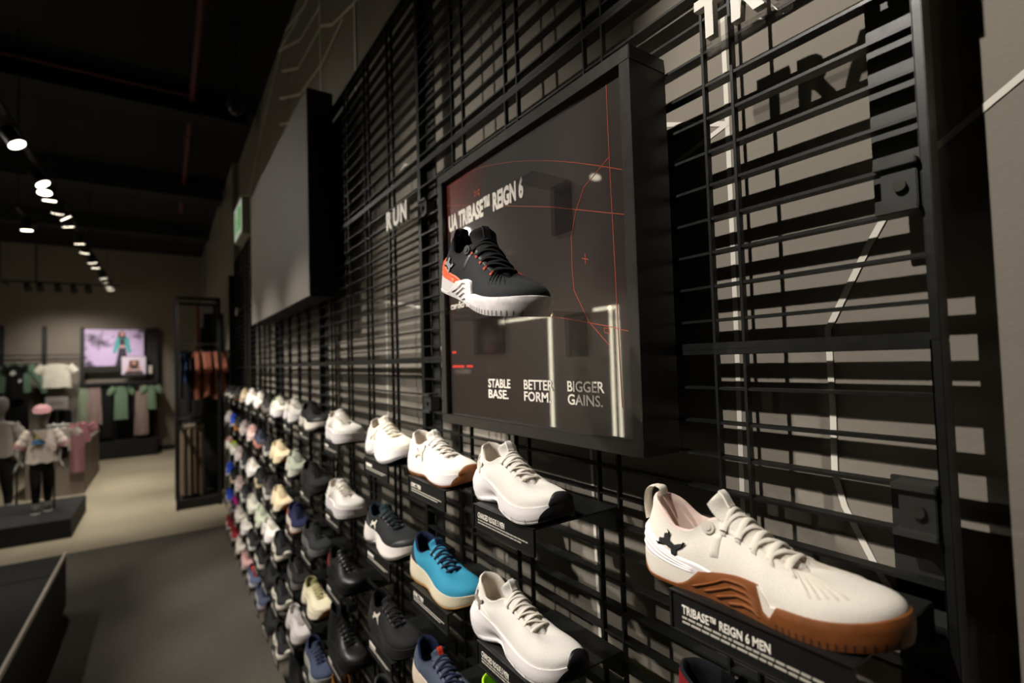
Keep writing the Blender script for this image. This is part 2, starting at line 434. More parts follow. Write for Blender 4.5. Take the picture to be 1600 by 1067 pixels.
def holder(yc, zt, w, reach, zh, label, tilt=0):
    h = thing('acrylic_holder', label, 'shoe holder', (PX, yc, zt), 0, 'clear acrylic shoe holders')
    MB().box((-.009, -w/2, -zh), (-.0008, w/2, 0)).build('back_plate', clear(), h, bevel=.0012)
    tr = math.tan(tilt)
    MB().prism([(-reach, w/2, tr*w/2), (-reach, -w/2, -tr*w/2), (-.0095, -w/2, -tr*w/2), (-.0095, w/2, tr*w/2)], (0, 0, -.006)).build('shelf', clear(), h)
holder(.683, 1.993, .05, .085, .09, 'empty clear acrylic holder at the upper right of the poster')
holder(.655, 1.757, .05, .25, .075, 'clear acrylic holder carrying the black and orange trainer')
holder(.94, 1.776, .12, .06, .082, 'clear acrylic holder at the lower left of the poster')

# ------------------------------------------------------------------ shoes
def K(*kn):
    """smooth curve through (t, value) knots"""
    xs_, ys_ = [k[0] for k in kn], [k[1] for k in kn]
    d = [0]*len(kn)
    for i in range(len(kn)):
        a, b = max(i-1, 0), min(i+1, len(kn)-1)
        d[i] = (ys_[b]-ys_[a])/(xs_[b]-xs_[a])
        if 0 < i < len(kn)-1 and (ys_[i]-ys_[i-1])*(ys_[i+1]-ys_[i]) <= 0: d[i] = 0
    def f(t):
        if t <= xs_[0]: return ys_[0]
        if t >= xs_[-1]: return ys_[-1]
        for i in range(len(kn)-1):
            if t <= xs_[i+1]:
                h = xs_[i+1]-xs_[i]; u = (t-xs_[i])/h
                return (2*u**3-3*u*u+1)*ys_[i]+(u**3-2*u*u+u)*h*d[i]+(-2*u**3+3*u*u)*ys_[i+1]+(u**3-u*u)*h*d[i+1]
    return f
OUTL = [(0, 0), (.012, -.016), (.05, -.027), (.11, -.0335), (.22, -.0355), (.36, -.0335), (.5, -.037), (.63, -.0445), (.75, -.0475), (.85, -.0425), (.93, -.031), (.98, -.015),
        (1.0, .004), (.985, .021), (.94, .034), (.86, .0435), (.76, .0465), (.63, .0425), (.49, .033), (.34, .0295), (.2, .0325), (.1, .0315), (.045, .026), (.01, .015)]
def resample(ctrl, N):
    n = len(ctrl); P = []
    for i in range(n):
        p0, p1, p2, p3 = [np.array(ctrl[(i+k-1) % n]) for k in range(4)]
        for u in np.linspace(0, 1, 24, endpoint=False):
            P.append(.5*((2*p1)+(p2-p0)*u+(2*p0-5*p1+4*p2-p3)*u*u+(3*p1-p0-3*p2+p3)*u**3))
    P = np.array(P); Q = np.vstack([P, P[:1]])
    s = np.r_[0, np.cumsum(np.hypot(*np.diff(Q, axis=0).T))]
    # toe must land on N/2: resample the two sides separately
    it = int(np.argmax(P[:, 0])); h = N//2
    a = np.linspace(0, s[it], h, endpoint=False); b = np.linspace(s[it], s[-1], N-h, endpoint=False)
    w = np.r_[a, b]
    return np.c_[np.interp(w, s, Q[:, 0]), np.interp(w, s, Q[:, 1])]

class Shoe:
    N = 96
    def __init__(s, p):
        s.p = p; N = s.N; L = s.L = p.get('L', .285); ws = p.get('width', 1.0)
        o = resample([(x*L, y*ws) for x, y in OUTL], N)
        s.x, s.y = o[:, 0], o[:, 1]; s.t = np.clip(s.x/L, 0, 1)
        d = np.roll(o, -1, 0)-np.roll(o, 1, 0); d /= np.hypot(d[:, 0], d[:, 1])[:, None]
        s.nx, s.ny = d[:, 1], -d[:, 0]                # outward
        if (s.nx[0]) > 0: s.nx, s.ny = -s.nx, -s.ny
        te = p['throat']; w_o = p.get('w_o', K((.03, 0), (.05, .014), (.09, .0235), (.16, .0295), (.24, .0305), (.31, .027), (.39, .020), (.5, .0165), (.6, .0145), (te-.015, .009), (te, 0)))
        s.to = .03+(te-.03)*(1-(1-s.t)**1.65)
        sg = np.where(s.y < 0, -1, 1)
        zc = p['zc']
        s.P0 = np.c_[s.x, s.y, [p['zb'](t) for t in s.t]]
        s.P3 = np.c_[s.to*L, sg*np.array([w_o(t) for t in s.to]), [zc(t) for t in s.to]]
        h = s.P3[:, 2]-s.P0[:, 2]
        out = s.P0[:, :2]-s.P3[:, :2]; out /= np.maximum(np.hypot(out[:, 0], out[:, 1]), 1e-5)[:, None]
        s.out = out
        k = np.array([K((0, 0), (.34, .1), (.5, .75), (1, 1))(t) for t in s.t])       # 0 heel collar .. 1 toe box
        dist = np.hypot(s.P0[:, 0]-s.P3[:, 0], s.P0[:, 1]-s.P3[:, 1])
        up1 = (.42+.12*(1-k))*h; up1 = np.where(s.t > .72, np.maximum(up1, p.get('toe_h', .026)*np.clip((s.t-.6)/.25, 0, 1)), up1)
        s.P1 = s.P0+np.c_[s.nx*.003, s.ny*.003, up1]
        s.P2 = s.P3+np.c_[out*((.25+.28*k)*dist)[:, None]+np.c_[0*k, 0*k], -h*(.40-.40*k)+p.get('vamp', .0)*k]
        s.p['_w'] = w_o
    def up(s, i, r):                                  # upper surface, fractional sample i, r 0..1
        N = s.N; i0 = int(math.floor(i)); f = i-i0; a, b = i0 % N, (i0+1) % N
        def bz(q): return (1-r)**3*s.P0[q]+3*r*(1-r)**2*s.P1[q]+3*r*r*(1-r)*s.P2[q]+r**3*s.P3[q]
        return bz(a)*(1-f)+bz(b)*f
    def nrm(s, fn, i, r):
        e = .02; a = fn(i+.5, r)-fn(i-.5, r); r0, r1 = max(r-e, 0), min(r+e, 1); b = fn(i, r1)-fn(i, r0)
        n = np.cross(b, a); l = np.linalg.norm(n); n = n/(l if l > 1e-9 else 1)
        q = fn(i, r)
        c = np.array([np.clip(q[0], .07, s.L*.72), 0, .02])
        return n if np.dot(n, q-c) > 0 else -n
    def side(s, i, v):                                # midsole wall, v 0 bottom .. 1 top
        N = s.N; i0 = int(math.floor(i)); f = i-i0
        def one(q):
            p = s.p; t = s.t[q]; lat = s.y[q] < 0
            z0 = p['ms_bot'](t); z1 = p['ms_top'](t)
            off = np.interp(v, [0, .25, .6, 1], [p['o_bot'](t), p['o_low'](t), p['o_mid'](t), p['o_top'](t)])
            return np.array([s.x[q]+s.nx[q]*off, s.y[q]+s.ny[q]*off, z0+(z1-z0)*v])
        return one(i0 % N)*(1-f)+one((i0+1) % N)*f
    def s_lat(s, t): return float(np.interp(t, s.t[:s.N//2+1], np.arange(s.N//2+1)))
    def s_med(s, t): return s.N-s.s_lat(t)
    def grid(s, mb, fn, s0, s1, ns, lo, hi, nr, off, edge=.0):
        """patch laid on a shoe surface, lifted by off, edges tucked in"""
        vs = []
        for a in range(ns+1):
            u = a/ns; i = s0+(s1-s0)*u
            for b in range(nr+1):
                w = b/nr; r = lo(u)+(hi(u)-lo(u))*w
                rc = min(max(r, 0), 1)
                e = edge if (a in (0, ns) or b in (0, nr)) else off
                p = fn(i, rc)+s.nrm(fn, i, rc)*e
                vs.append(p)
        fs = [(a*(nr+1)+b, (a+1)*(nr+1)+b, (a+1)*(nr+1)+b+1, a*(nr+1)+b+1) for a in range(ns) for b in range(nr)]
        mb.add(vs, fs)
    def shift(s, mb):                                 # centre the shoe on its own origin
        mb.v = [(a-s.L/2, b, c) for a, b, c in mb.v]; return mb
    def parts(s):
        p, N, L = s.p, s.N, s.L; out = {}
        M_ = 18
        ub = MB(); ub.loft([[s.up(i, r/M_) for i in range(N)] for r in range(M_+1)], True, False); out['upper'] = ub
        # padded collar + lining
        z = lambda dz: np.array([0, 0, dz]); o3 = np.c_[s.out, np.zeros(N)]
        foot = np.c_[s.x-s.nx*.011, s.y-s.ny*.011, s.P0[:, 2]+.008]
        foot[:, 0] = np.minimum(foot[:, 0], L*.78)
        wi = np.array([min(1, max(.25, (te_-tt)/.1)) for te_, tt in [(p['throat'], q) for q in s.to]])
        r0 = s.P3; r1 = s.P3-o3*(.004*wi)[:, None]+z(.0028); r2 = s.P3-o3*(.0085*wi)[:, None]+z(-.0005); r3 = s.P3-o3*(.0095*wi)[:, None]+z(-.010)
        rings = [r0, r1, r2, r3]+[r3*(1-a)+foot*a for a in (.35, .7, 1)]
        lb = MB(); lb.loft([[q for q in r] for r in rings], True, False); out['lining'] = lb
        fb = MB(); fb.loft([[q for q in foot], [q*.5+np.array([L*.4, 0, foot[:, 2].mean()])*.5 for q in foot]], True, False)
        c = [q*.5+np.array([L*.4, 0, foot[:, 2].mean()])*.5 for q in foot]; fb.poly(c); out['insole'] = fb
        # midsole wall, its bottom and its shelf under the upper
        Kv = 9
        rings = [[s.side(i, k/Kv) for i in range(N)] for k in range(Kv+1)]
        inn = [np.array([q[0]-s.nx[i]*.009, q[1]-s.ny[i]*.009, q[2]-.001]) for i, q in enumerate(rings[-1])]
        ms = MB(); ms.loft(rings+[inn], True, False); out['midsole'] = ms
        # outsole: thin tread following the bottom
        ot = p.get('out_t', .005); b0 = rings[0]
        low = [q+np.array([0, 0, -ot*.0]) for q in b0]
        def osr(k, dv): return [s.side(i, dv)+np.array([s.nx[i], s.ny[i], 0])*k for i in range(N)]
        otop = p.get('out_top')
        if otop:
            rg = []
            full = np.array([otop(q) >= p['ms_top'](q) for q in s.t])
            for k in range(7):
                rg.append([s.side(i, min(1, max(.02, (otop(s.t[i])-p['ms_bot'](s.t[i]))/(p['ms_top'](s.t[i])-p['ms_bot'](s.t[i]))))*k/6)+np.array([s.nx[i], s.ny[i], 0])*(.0016 if k < 6 else .0) for i in range(N)])
            rg.append([np.array([q[0]-s.nx[i]*.010, q[1]-s.ny[i]*.010, q[2]+.0008]) if full[i] else q for i, q in enumerate(rg[-1])])
        else:
            rg = [osr(.0008, 0), osr(.0012, .1), osr(0, .16)]
        cen = [np.array([L*.5+(q[0]-L*.5)*.55, q[1]*.5, q[2]]) for q in rg[0]]
        ob = MB(); ob.loft([cen]+rg, True, False); ob.poly(cen[::-1]); out['outsole'] = ob
        # tongue
        te = p['throat']; tt = p['tongue']            # tongue tip (t, z)
        zc = p['zc']; w_o = p['_w']
        path = [(te+.01, zc(te)-.004)]
        for q in (.62, .55, .48, .42):
            if q < te-.02: path.append((q, zc(q)+.003+.003*(q < .5)))
        path += [(tt[0]+.035, tt[1]-.012), (tt[0]+.012, tt[1]-.002), (tt[0], tt[1])]
        f = K(*[(i/(len(path)-1), a) for i, (a, b) in enumerate(path)]); g = K(*[(i/(len(path)-1), b) for i, (a, b) in enumerate(path)])
        tb = MB(); rings = []
        for k in range(19):
            u = k/18; xx, zz = f(u)*L, g(u); hw = K((0, .010), (.3, .0165), (.75, .0205), (.92, .021), (1, .017))(u)*p.get('tw', 1)
            du = .02; tx, tz = (f(min(1, u+du))-f(max(0, u-du)))*L, g(min(1, u+du))-g(max(0, u-du)); l = math.hypot(tx, tz); nx, nz = -tz/l, tx/l
            if nz < 0 or (nz < .05 and nx < 0): nx, nz = -nx, -nz
            th = .0035+.0025*u if k < 18 else .001
            ring = []
            for a in np.linspace(0, 2*PI, 16, endpoint=False):
                yy = hw*math.cos(a); dz = th*math.sin(a)-.006*(yy/hw)**2*(hw/.02)
                ring.append(np.array([xx+nx*dz, yy, zz+nz*dz]))
            rings.append(ring)
        tb.loft(rings, True, True); out['tongue'] = tb
        wb = MB(); rr_ = []
        for k in range(7):
            u = .66+.30*k/6; du = .02; xx, zz = f(u)*L, g(u); tx, tz = (f(u+du)-f(u-du))*L, g(u+du)-g(u-du); l = math.hypot(tx, tz); nx, nz = -tz/l, tx/l
            if nz < 0 or (nz < .05 and nx < 0): nx, nz = -nx, -nz
            th = .0048+.0025*u
            rr_.append([np.array([xx+nx*e, yy, zz+nz*e]) for yy, e in ((-.0065, th-.002), (-.006, th), (.006, th), (.0065, th-.002))])
        wb.loft(rr_, True, True); out['tongue_tab'] = wb
        s._tz = lambda t: float(np.interp(t, sorted([a for a, b in path]), [b for a, b in sorted(path)]))
        # laces
        la = MB(); ts = p.get('eyes', (.42, .475, .53, .585, .64)); E_ = []
        for q in ts:
            pr = []
            for sgn in (0, 1):
                # sample whose opening station equals q
                hN = N//2
                i = float(np.interp(q, s.to[:hN+1], np.arange(hN+1))); i = i if sgn == 0 else N-i
                pr.append(s.up(i, .90)+s.nrm(s.up, i, .9)*.0022)
            E_.append(pr)
        def lace(a, b, lift):
            pts = [];
            for u in np.linspace(0, 1, 11):
                q = a*(1-u)+b*u; q = q.copy(); m = 4*u*(1-u)
                top = max(s._tz(q[0]/L)+.0055, q[2]); zz = q[2]*(1-m)+top*m+lift*m
                pts.append((q[0], q[1], max(zz, q[2])))
            a2 = a+np.array([0, np.sign(a[1])*.004, -.004]); b2 = b+np.array([0, np.sign(b[1])*.004, -.004])
            pts = [tuple(a2)]+pts+[tuple(b2)]
            la.tube(pts, p.get('lace_r', .0031), 8, .5)
        for k, (a, b) in enumerate(E_):
            lace(a, b, .0)
            if k+1 < len(E_):
                lace(E_[k][0], E_[k+1][1], -.001)
        out['laces'] = la
        # eyestay band along both sides of the throat
        eb = MB(); a0, a1 = p.get('stay', (.36, .8))
        for fl in (0, 1):
            i0, i1 = s.s_lat(a0), s.s_lat(a1)
            if fl: i0, i1 = N-i0, N-i1
            wd = p.get('stay_w', .2)
            s.grid(eb, s.up, i0, i1, 22, lambda u: 1-wd*(1-.35*u), lambda u: .995, 5, .0011, .0001)
        out['eyestay'] = eb
        cb = MB(); ch = p.get('counter', (.26, .62))
        s.grid(cb, s.up, s.s_med(ch[0])-N, s.s_lat(ch[0]), 30, lambda u: 0, lambda u: ch[1]*(1-abs(2*u-1)**2.2)+.06, 8, .0012, .0001); out['heel_counter'] = cb
        if 'guard' in p:                               # rubber wrap over the toe
            gt, gr = p['guard']; gb = MB(); i0, i1 = s.s_lat(gt), s.s_med(gt)
            sh = lambda u: max(.02, 1-abs(2*u-1)**2.5)
            s.grid(gb, s.side, i0, i1, 24, lambda u: 0, lambda u: .12+.88*sh(u)**.6, 6, .0018, .0016)
            s.grid(gb, s.up, i0+2.5, i1-2.5, 20, lambda u: 0, lambda u: .06+gr*sh(u), 6, .0052, .0024)
            out['toe_guard'] = gb
        if 'cap' in p:
            gt, gr = p['cap']; gb = MB(); s.grid(gb, s.up, s.s_lat(gt), s.s_med(gt), 30, lambda u: 0, lambda u: .04+gr*(1-abs(2*u-1)**3), 8, .0012, .0001); out['toe_cap'] = gb
        if 'clip' in p:                                # moulded heel cage sweeping down to the arch
            c0, c1 = p['clip']; gb = MB()
            hz = lambda u: .05+c1*max(0, 1-abs(2*u-1)**1.25)
            s.grid(gb, s.up, s.s_med(c0)-N, s.s_lat(c0), 34, lambda u: 0, hz, 8, .0024, .0004)
            for lv in (.25, .5, .75):
                s.grid(gb, s.up, s.s_med(c0*.8)-N, s.s_lat(c0*.8), 30, lambda u: hz(u)*lv, lambda u: hz(u)*lv+.035, 2, .0036, .0022)
            out['heel_clip'] = gb
        if 'logo' in p:
            t0, r0, sz = p['logo']; gb = MB(); i_ = s.s_lat(t0)
            per = np.linalg.norm(s.up(i_+1, r0)-s.up(i_-1, r0))/2; hgt = sum(np.linalg.norm(s.up(i_, (k+1)/20)-s.up(i_, k/20)) for k in range(20))
            for sd in p.get('logo_sides', (0,)):
                for Lq, Rq in ua_mark():
                    vs = []
                    for q in [Lq, Rq]:
                        for a, b in q:
                            ca, sa = math.cos(p.get('logo_rot', 0)), math.sin(p.get('logo_rot', 0)); a, b = a*ca-b*sa, a*sa+b*ca
                            i = s.s_lat(t0)+a*sz/per; i = i if sd == 0 else N-i; r = min(.99, max(.01, r0+b*sz/hgt))
                            vs.append(s.up(i, r)+s.nrm(s.up, i, r)*.0022)
                    n = len(Lq); gb.add(vs, [(k, k+1, n+k+1, n+k) for k in range(n-1)])
            out['emblem'] = gb
        if 'loop' in p:
            x0, z0 = s.P3[0][0], s.P3[0][2]; gb = MB(); pts = [(x0-.012, z0-.036), (x0-.0145, z0-.018), (x0-.012, z0+.001), (x0-.001, z0+.0095), (x0+.010, z0+.009), (x0+.013, z0+.000)]
            f = K(*[(i/5, a) for i, (a, b) in enumerate(pts)]); g = K(*[(i/5, b) for i, (a, b) in enumerate(pts)])
            gb.tube([(f(u), 0, g(u)) for u in np.linspace(0, 1, 18)], .0085, 12, .2, up=V((1, 0, .01))); out['pull_loop'] = gb
        if 'straps' in p:                              # webbing lace loops
            for k, q in enumerate(ts):
                i = float(np.interp(q, s.to[:N//2+1], np.arange(N//2+1)))
                for ii in (i, N-i):
                    d = .55 if ii == i else -.55
                    gb = MB(); s.grid(gb, s.up, ii-d, ii+d, 3, lambda u: .70, lambda u: .93, 6, .0026, .0012)
                    out['lace_loop#%d%d' % (k, ii == i)] = gb
        if 'stripes' in p:                             # raised webbing over the forefoot
            gb = MB()
            for k in range(p['stripes']):
                a = .79+.03*k
                s.grid(gb, s.up, s.s_lat(a), s.s_lat(a)+.5, 2, lambda u: .42, lambda u: .97, 8, .0015, .0002)
                s.grid(gb, s.up, s.s_med(a)-.5, s.s_med(a), 2, lambda u: .42, lambda u: .97, 8, .0015, .0002)
            out['toe_ribs'] = gb
        if 'badge' in p:
            gb = MB(); s.grid(gb, s.up, s.s_lat(.365), s.s_lat(.405), 4, lambda u: .30, lambda u: .72, 8, .0022, .0006); out['side_tab'] = gb
        if 'ridges' in p:                              # moulded waves on the arch of the outsole
            for k in range(4):
                a = .31+.055*k; gb = MB(); z_ = lambda u: .78-.17*k-.10*math.sin(PI*u)*0
                s.grid(gb, s.side, s.s_lat(a-.02), s.s_lat(.60), 16, lambda u: (.80-.19*k)*min(1, .35+1.3*u)-.55*max(0, u-.8)*4*(.8-.19*k), lambda u: (.80-.19*k)*min(1, .35+1.3*u)-.55*max(0, u-.8)*4*(.8-.19*k)+.085, 3, .0036, .0014)
                out['sole_ridge#%d' % k] = gb
        if 'notches' in p:
            a, b, n_ = p['notches']
            gb = MB()
            for k in range(n_):
                i = s.s_lat(a+(b-a)*k/(n_-1)) if n_ > 6 else s.s_lat(a+(b-a)*k/(n_-1))
                s.grid(gb, s.side, i-.12, i+.12, 1, lambda u: .0, lambda u: .30 if n_ > 6 else .35, 3, .0019, .0018)
            out['tread_groove'] = gb
        if 'eyelet' in p:
            i = s.s_lat(.33); c = s.up(i, .88); n = s.nrm(s.up, i, .88); gb = MB()
            gb.disc(c+n*.0015, n, .0075, .002, 24); gb.disc(c+n*.003, n, .0035, .0012, 16); out['eyelet'] = gb
        if 'tag' in p:
            gb = MB(); s.grid(gb, s.up, -2.0, 2.0, 6, lambda u: .55, lambda u: .9, 6, .0026, .0008); out['heel_tag'] = gb
        return {k: s.shift(v).mesh(k.split('#')[0], smooth=60) for k, v in out.items()}

ZC = lambda back, dip, front, mid, end, te=.70: K((.03, back), (.10, back-.010), (.20, dip), (.27, dip+.001), (.35, front-.002), (.40, front), (.52, mid), (te, end))
flat = lambda v: (lambda t: v)
spring = lambda heel, toe, a=.10, b=.74: K((0, heel), (a, .0), (b, .0), (.9, toe*.4), (1, toe))
MODELS = {
 'trainer': dict(throat=.70, zb=K((0, .024), (.3, .020), (.5, .028), (.6, .024), (.68, .014), (.85, .019), (1, .033)), zc=ZC(.098, .068, .088, .071, .050), toe_h=.026, tongue=(.355, .112), tw=1.15, lace_r=.0042,
    ms_bot=spring(.012, .010, .10, .80), ms_top=K((0, .030), (.25, .024), (.34, .028), (.48, .0365), (.575, .0375), (.60, .034), (.62, .022), (.645, .020), (.66, .022), (.8, .0245), (.92, .031), (1, .038)), o_bot=flat(.0015), o_low=flat(.0028), o_mid=flat(.003), o_top=K((0, .003), (.5, .003), (1, .0025)),
    out_top=K((0, .004), (.20, .004), (.27, .012), (.36, .040), (.5, .060), (.575, .060), (.60, .030), (.61, .012), (.645, .010), (.665, .040), (.75, .060), (1, .060)),
    clip=(.40, .48), logo=(.17, .52, .027), logo_rot=-.35, loop=1, ridges=1, notches=(.66, .98, 15), straps=1, stripes=5, badge=1, eyelet=1, stay=(.38, .82), stay_w=.24, counter=(.2, .3)),
 'flared': dict(throat=.70, zb=K((0, .046), (.3, .038), (.6, .024), (.85, .026), (1, .040)), zc=ZC(.108, .078, .092, .078, .056), toe_h=.026, tongue=(.345, .116), vamp=.002,
    ms_bot=K((0, .016), (.08, .004), (.16, 0), (.26, .005), (.36, .010), (.46, .003), (.56, 0), (.76, 0), (.9, .006), (1, .020)), ms_top=K((0, .054), (.1, .055), (.25, .048), (.4, .035), (.55, .0285), (.8, .029), (.93, .036), (1, .044)),
    o_bot=K((0, .004), (.2, .005), (.36, -.004), (.5, .004), (1, .001)), o_low=K((0, .011), (.15, .009), (.36, -.006), (.5, .006), (.8, .006), (1, .004)), o_mid=K((0, .013), (.12, .010), (.36, .002), (.5, .005), (.8, .006), (1, .004)), o_top=K((0, .004), (.3, .004), (1, .003)),
    notches=(.5, .86, 4), guard=(.93, .30), logo=(.10, .55, .030), counter=(.30, .75), stay_w=.22),
 'runner': dict(throat=.69, zb=K((0, .046), (.3, .036), (.6, .026), (.85, .026), (1, .034)), zc=ZC(.104, .074, .088, .074, .054), toe_h=.026, tongue=(.35, .108), vamp=.002,
    ms_bot=K((0, .012), (.1, .0), (.3, .001), (.42, .004), (.55, 0), (.76, 0), (.9, .006), (1, .018)), ms_top=K((0, .054), (.12, .050), (.35, .040), (.6, .031), (.85, .031), (1, .038)),
    o_bot=flat(.002), o_low=K((0, .006), (.2, .006), (.4, .003), (.6, .006), (1, .003)), o_mid=K((0, .006), (.2, .005), (.4, .003), (.6, .005), (1, .003)), o_top=flat(.003),
    logo=(.30, .42, .036), counter=(.24, .8), stay_w=.18),
 'chunky': dict(throat=.68, width=1.04, zb=K((0, .052), (.3, .044), (.6, .035), (.85, .035), (1, .041)), zc=ZC(.108, .082, .096, .084, .066, .68), toe_h=.030, tongue=(.34, .118), vamp=.003,
    ms_bot=K((0, .012), (.1, .0), (.24, .002), (.34, .012), (.44, .002), (.76, 0), (.9, .008), (1, .024)), ms_top=K((0, .060), (.15, .054), (.4, .046), (.6, .040), (.85, .040), (1, .046)),
    o_bot=K((0, .003), (.34, -.002), (.5, .003), (1, .001)), o_low=K((0, .008), (.2, .010), (.34, .0), (.5, .010), (.8, .009), (1, .004)), o_mid=K((0, .008), (.2, .007), (.34, .002), (.5, .007), (1, .004)), o_top=flat(.003), counter=(.28, .7), cap=(.80, .30), logo=(.3, .45, .03)),
 'court': dict(throat=.71, width=1.05, zb=K((0, .036), (.5, .032), (1, .030)), zc=ZC(.098, .078, .092, .080, .060, .71), toe_h=.034, tongue=(.35, .108), vamp=.004,
    ms_bot=spring(.006, .010), ms_top=K((0, .046), (.3, .040), (.6, .036), (1, .040)), o_bot=flat(.003), o_low=flat(.0055), o_mid=flat(.0045), o_top=flat(.004), counter=(.3, .8), cap=(.76, .5), stay_w=.34, logo=(.3, .4, .03), lace_r=.0034),
 'boot': dict(throat=.70, zb=K((0, .034), (.5, .026), (1, .024)), zc=K((.03, .155), (.12, .150), (.22, .142), (.30, .140), (.36, .128), (.45, .098), (.56, .078), (.70, .056)), toe_h=.030, tongue=(.30, .162), vamp=.003,
    ms_bot=spring(.006, .014), ms_top=K((0, .042), (.4, .034), (.7, .028), (1, .034)), o_bot=flat(.003), o_low=flat(.0045), o_mid=flat(.004), o_top=flat(.003), counter=(.26, .55), cap=(.82, .4), eyes=(.37, .42, .47, .52, .57, .62, .66), stay_w=.14, logo=(.25, .5, .03)),
}
MODELS['runner_wrap'] = dict(MODELS['runner'], guard=(.90, .26)); MODELS['chunky_wrap'] = dict(MODELS['chunky'], guard=(.93, .12))
MCACHE = {}
def shoe_mesh(model):
    if model not in MCACHE: MCACHE[model] = Shoe(dict(MODELS[model])).parts()
    return MCACHE[model]
SHOE_SCALE = .93
def make_shoe(model, cols, label, loc, rz=-PI/2, pitch=0, group='display shoes on the wall', skip=()):
    """cols: U upper M midsole O outsole L laces T tongue N lining C counter E eyestay G guard X emblem"""
    t = thing('shoe', label, 'shoe', loc, rz, group)
    if pitch: t.rotation_euler = (0, pitch, rz)
    t.scale = (SHOE_SCALE,)*3
    u = cols['U']; kinds = cols.get('kind', 'knit')
    g = lambda k, d: cols.get(k, d)
    def um(c, r=.82): return mat(c, r if kinds == 'knit' else .45, kinds)
    spec = {
        'upper': um(u), 'lining': mat(g('N', u), .9, 'cloth'), 'insole': mat(g('I', g('N', u)), .9, 'cloth'), 'midsole': mat(g('M', '#efe9e2'), .55, 'foam'),
        'outsole': mat(g('O', g('M', '#efe9e2')), .55, 'rubber'), 'tongue': um(g('T', u)), 'laces': mat(g('L', u), .85, 'cloth'),
        'eyestay': mat(g('E', u), .6, 'leather'), 'heel_counter': mat(g('C', u), .6, 'leather'), 'toe_guard': mat(g('G', '#141416'), .5, 'rubber'),
        'toe_cap': mat(g('P', u), .55, 'leather'), 'heel_clip': mat(g('H', u), .42, 'foam'), 'emblem': mat(g('X', '#d8d4cc'), .5), 'pull_loop': mat(g('Q', u), .8, 'cloth'),
        'lace_loop': mat(g('S', u), .75, 'cloth'), 'toe_ribs': mat(g('R', u), .8, 'cloth'), 'side_tab': mat(g('B', u), .5, 'leather'), 'eyelet': mat(g('Y', u), .5, 'leather'), 'heel_tag': mat(g('A', '#2a6fd0'), .6), 'tongue_tab': mat(g('W', g('T', u)), .7, 'cloth'), 'sole_ridge': mat(g('O', g('M', '#efe9e2')), .55, 'rubber'), 'tread_groove': mat(g('Z', '#8d8782'), .7)}
    PAR = {}; ms_ = shoe_mesh(model)
    for nm, me in sorted(ms_.items(), key=lambda kv: kv[0] not in ('upper', 'midsole', 'tongue')):
        nm = nm.split('#')[0]
        if nm in skip or (nm == 'emblem' and 'X' not in cols): continue
        if not me.materials: me.materials.append(spec[nm])
        o = link(nm, me, PAR.get({'emblem': 'upper', 'eyestay': 'upper', 'heel_counter': 'upper', 'toe_cap': 'upper', 'lace_loop': 'upper', 'pull_loop': 'upper', 'side_tab': 'upper', 'eyelet': 'upper', 'toe_ribs': 'upper', 'lining': 'upper', 'tongue_tab': 'tongue', 'heel_tag': 'upper', 'heel_clip': 'upper', 'outsole': 'midsole', 'toe_guard': 'midsole', 'sole_ridge': 'midsole', 'tread_groove': 'midsole'}.get(nm), t)); PAR[nm] = o; o.material_slots[0].link = 'OBJECT'; o.material_slots[0].material = spec[nm]
        if nm in ('toe_guard', 'heel_clip', 'lace_loop') and spec[nm] is not spec['upper']:
            o['label'] = {'toe_guard': 'rubber toe guard of its own colour', 'heel_clip': 'moulded heel cage', 'lace_loop': 'webbing lace loop'}[nm]
    return t

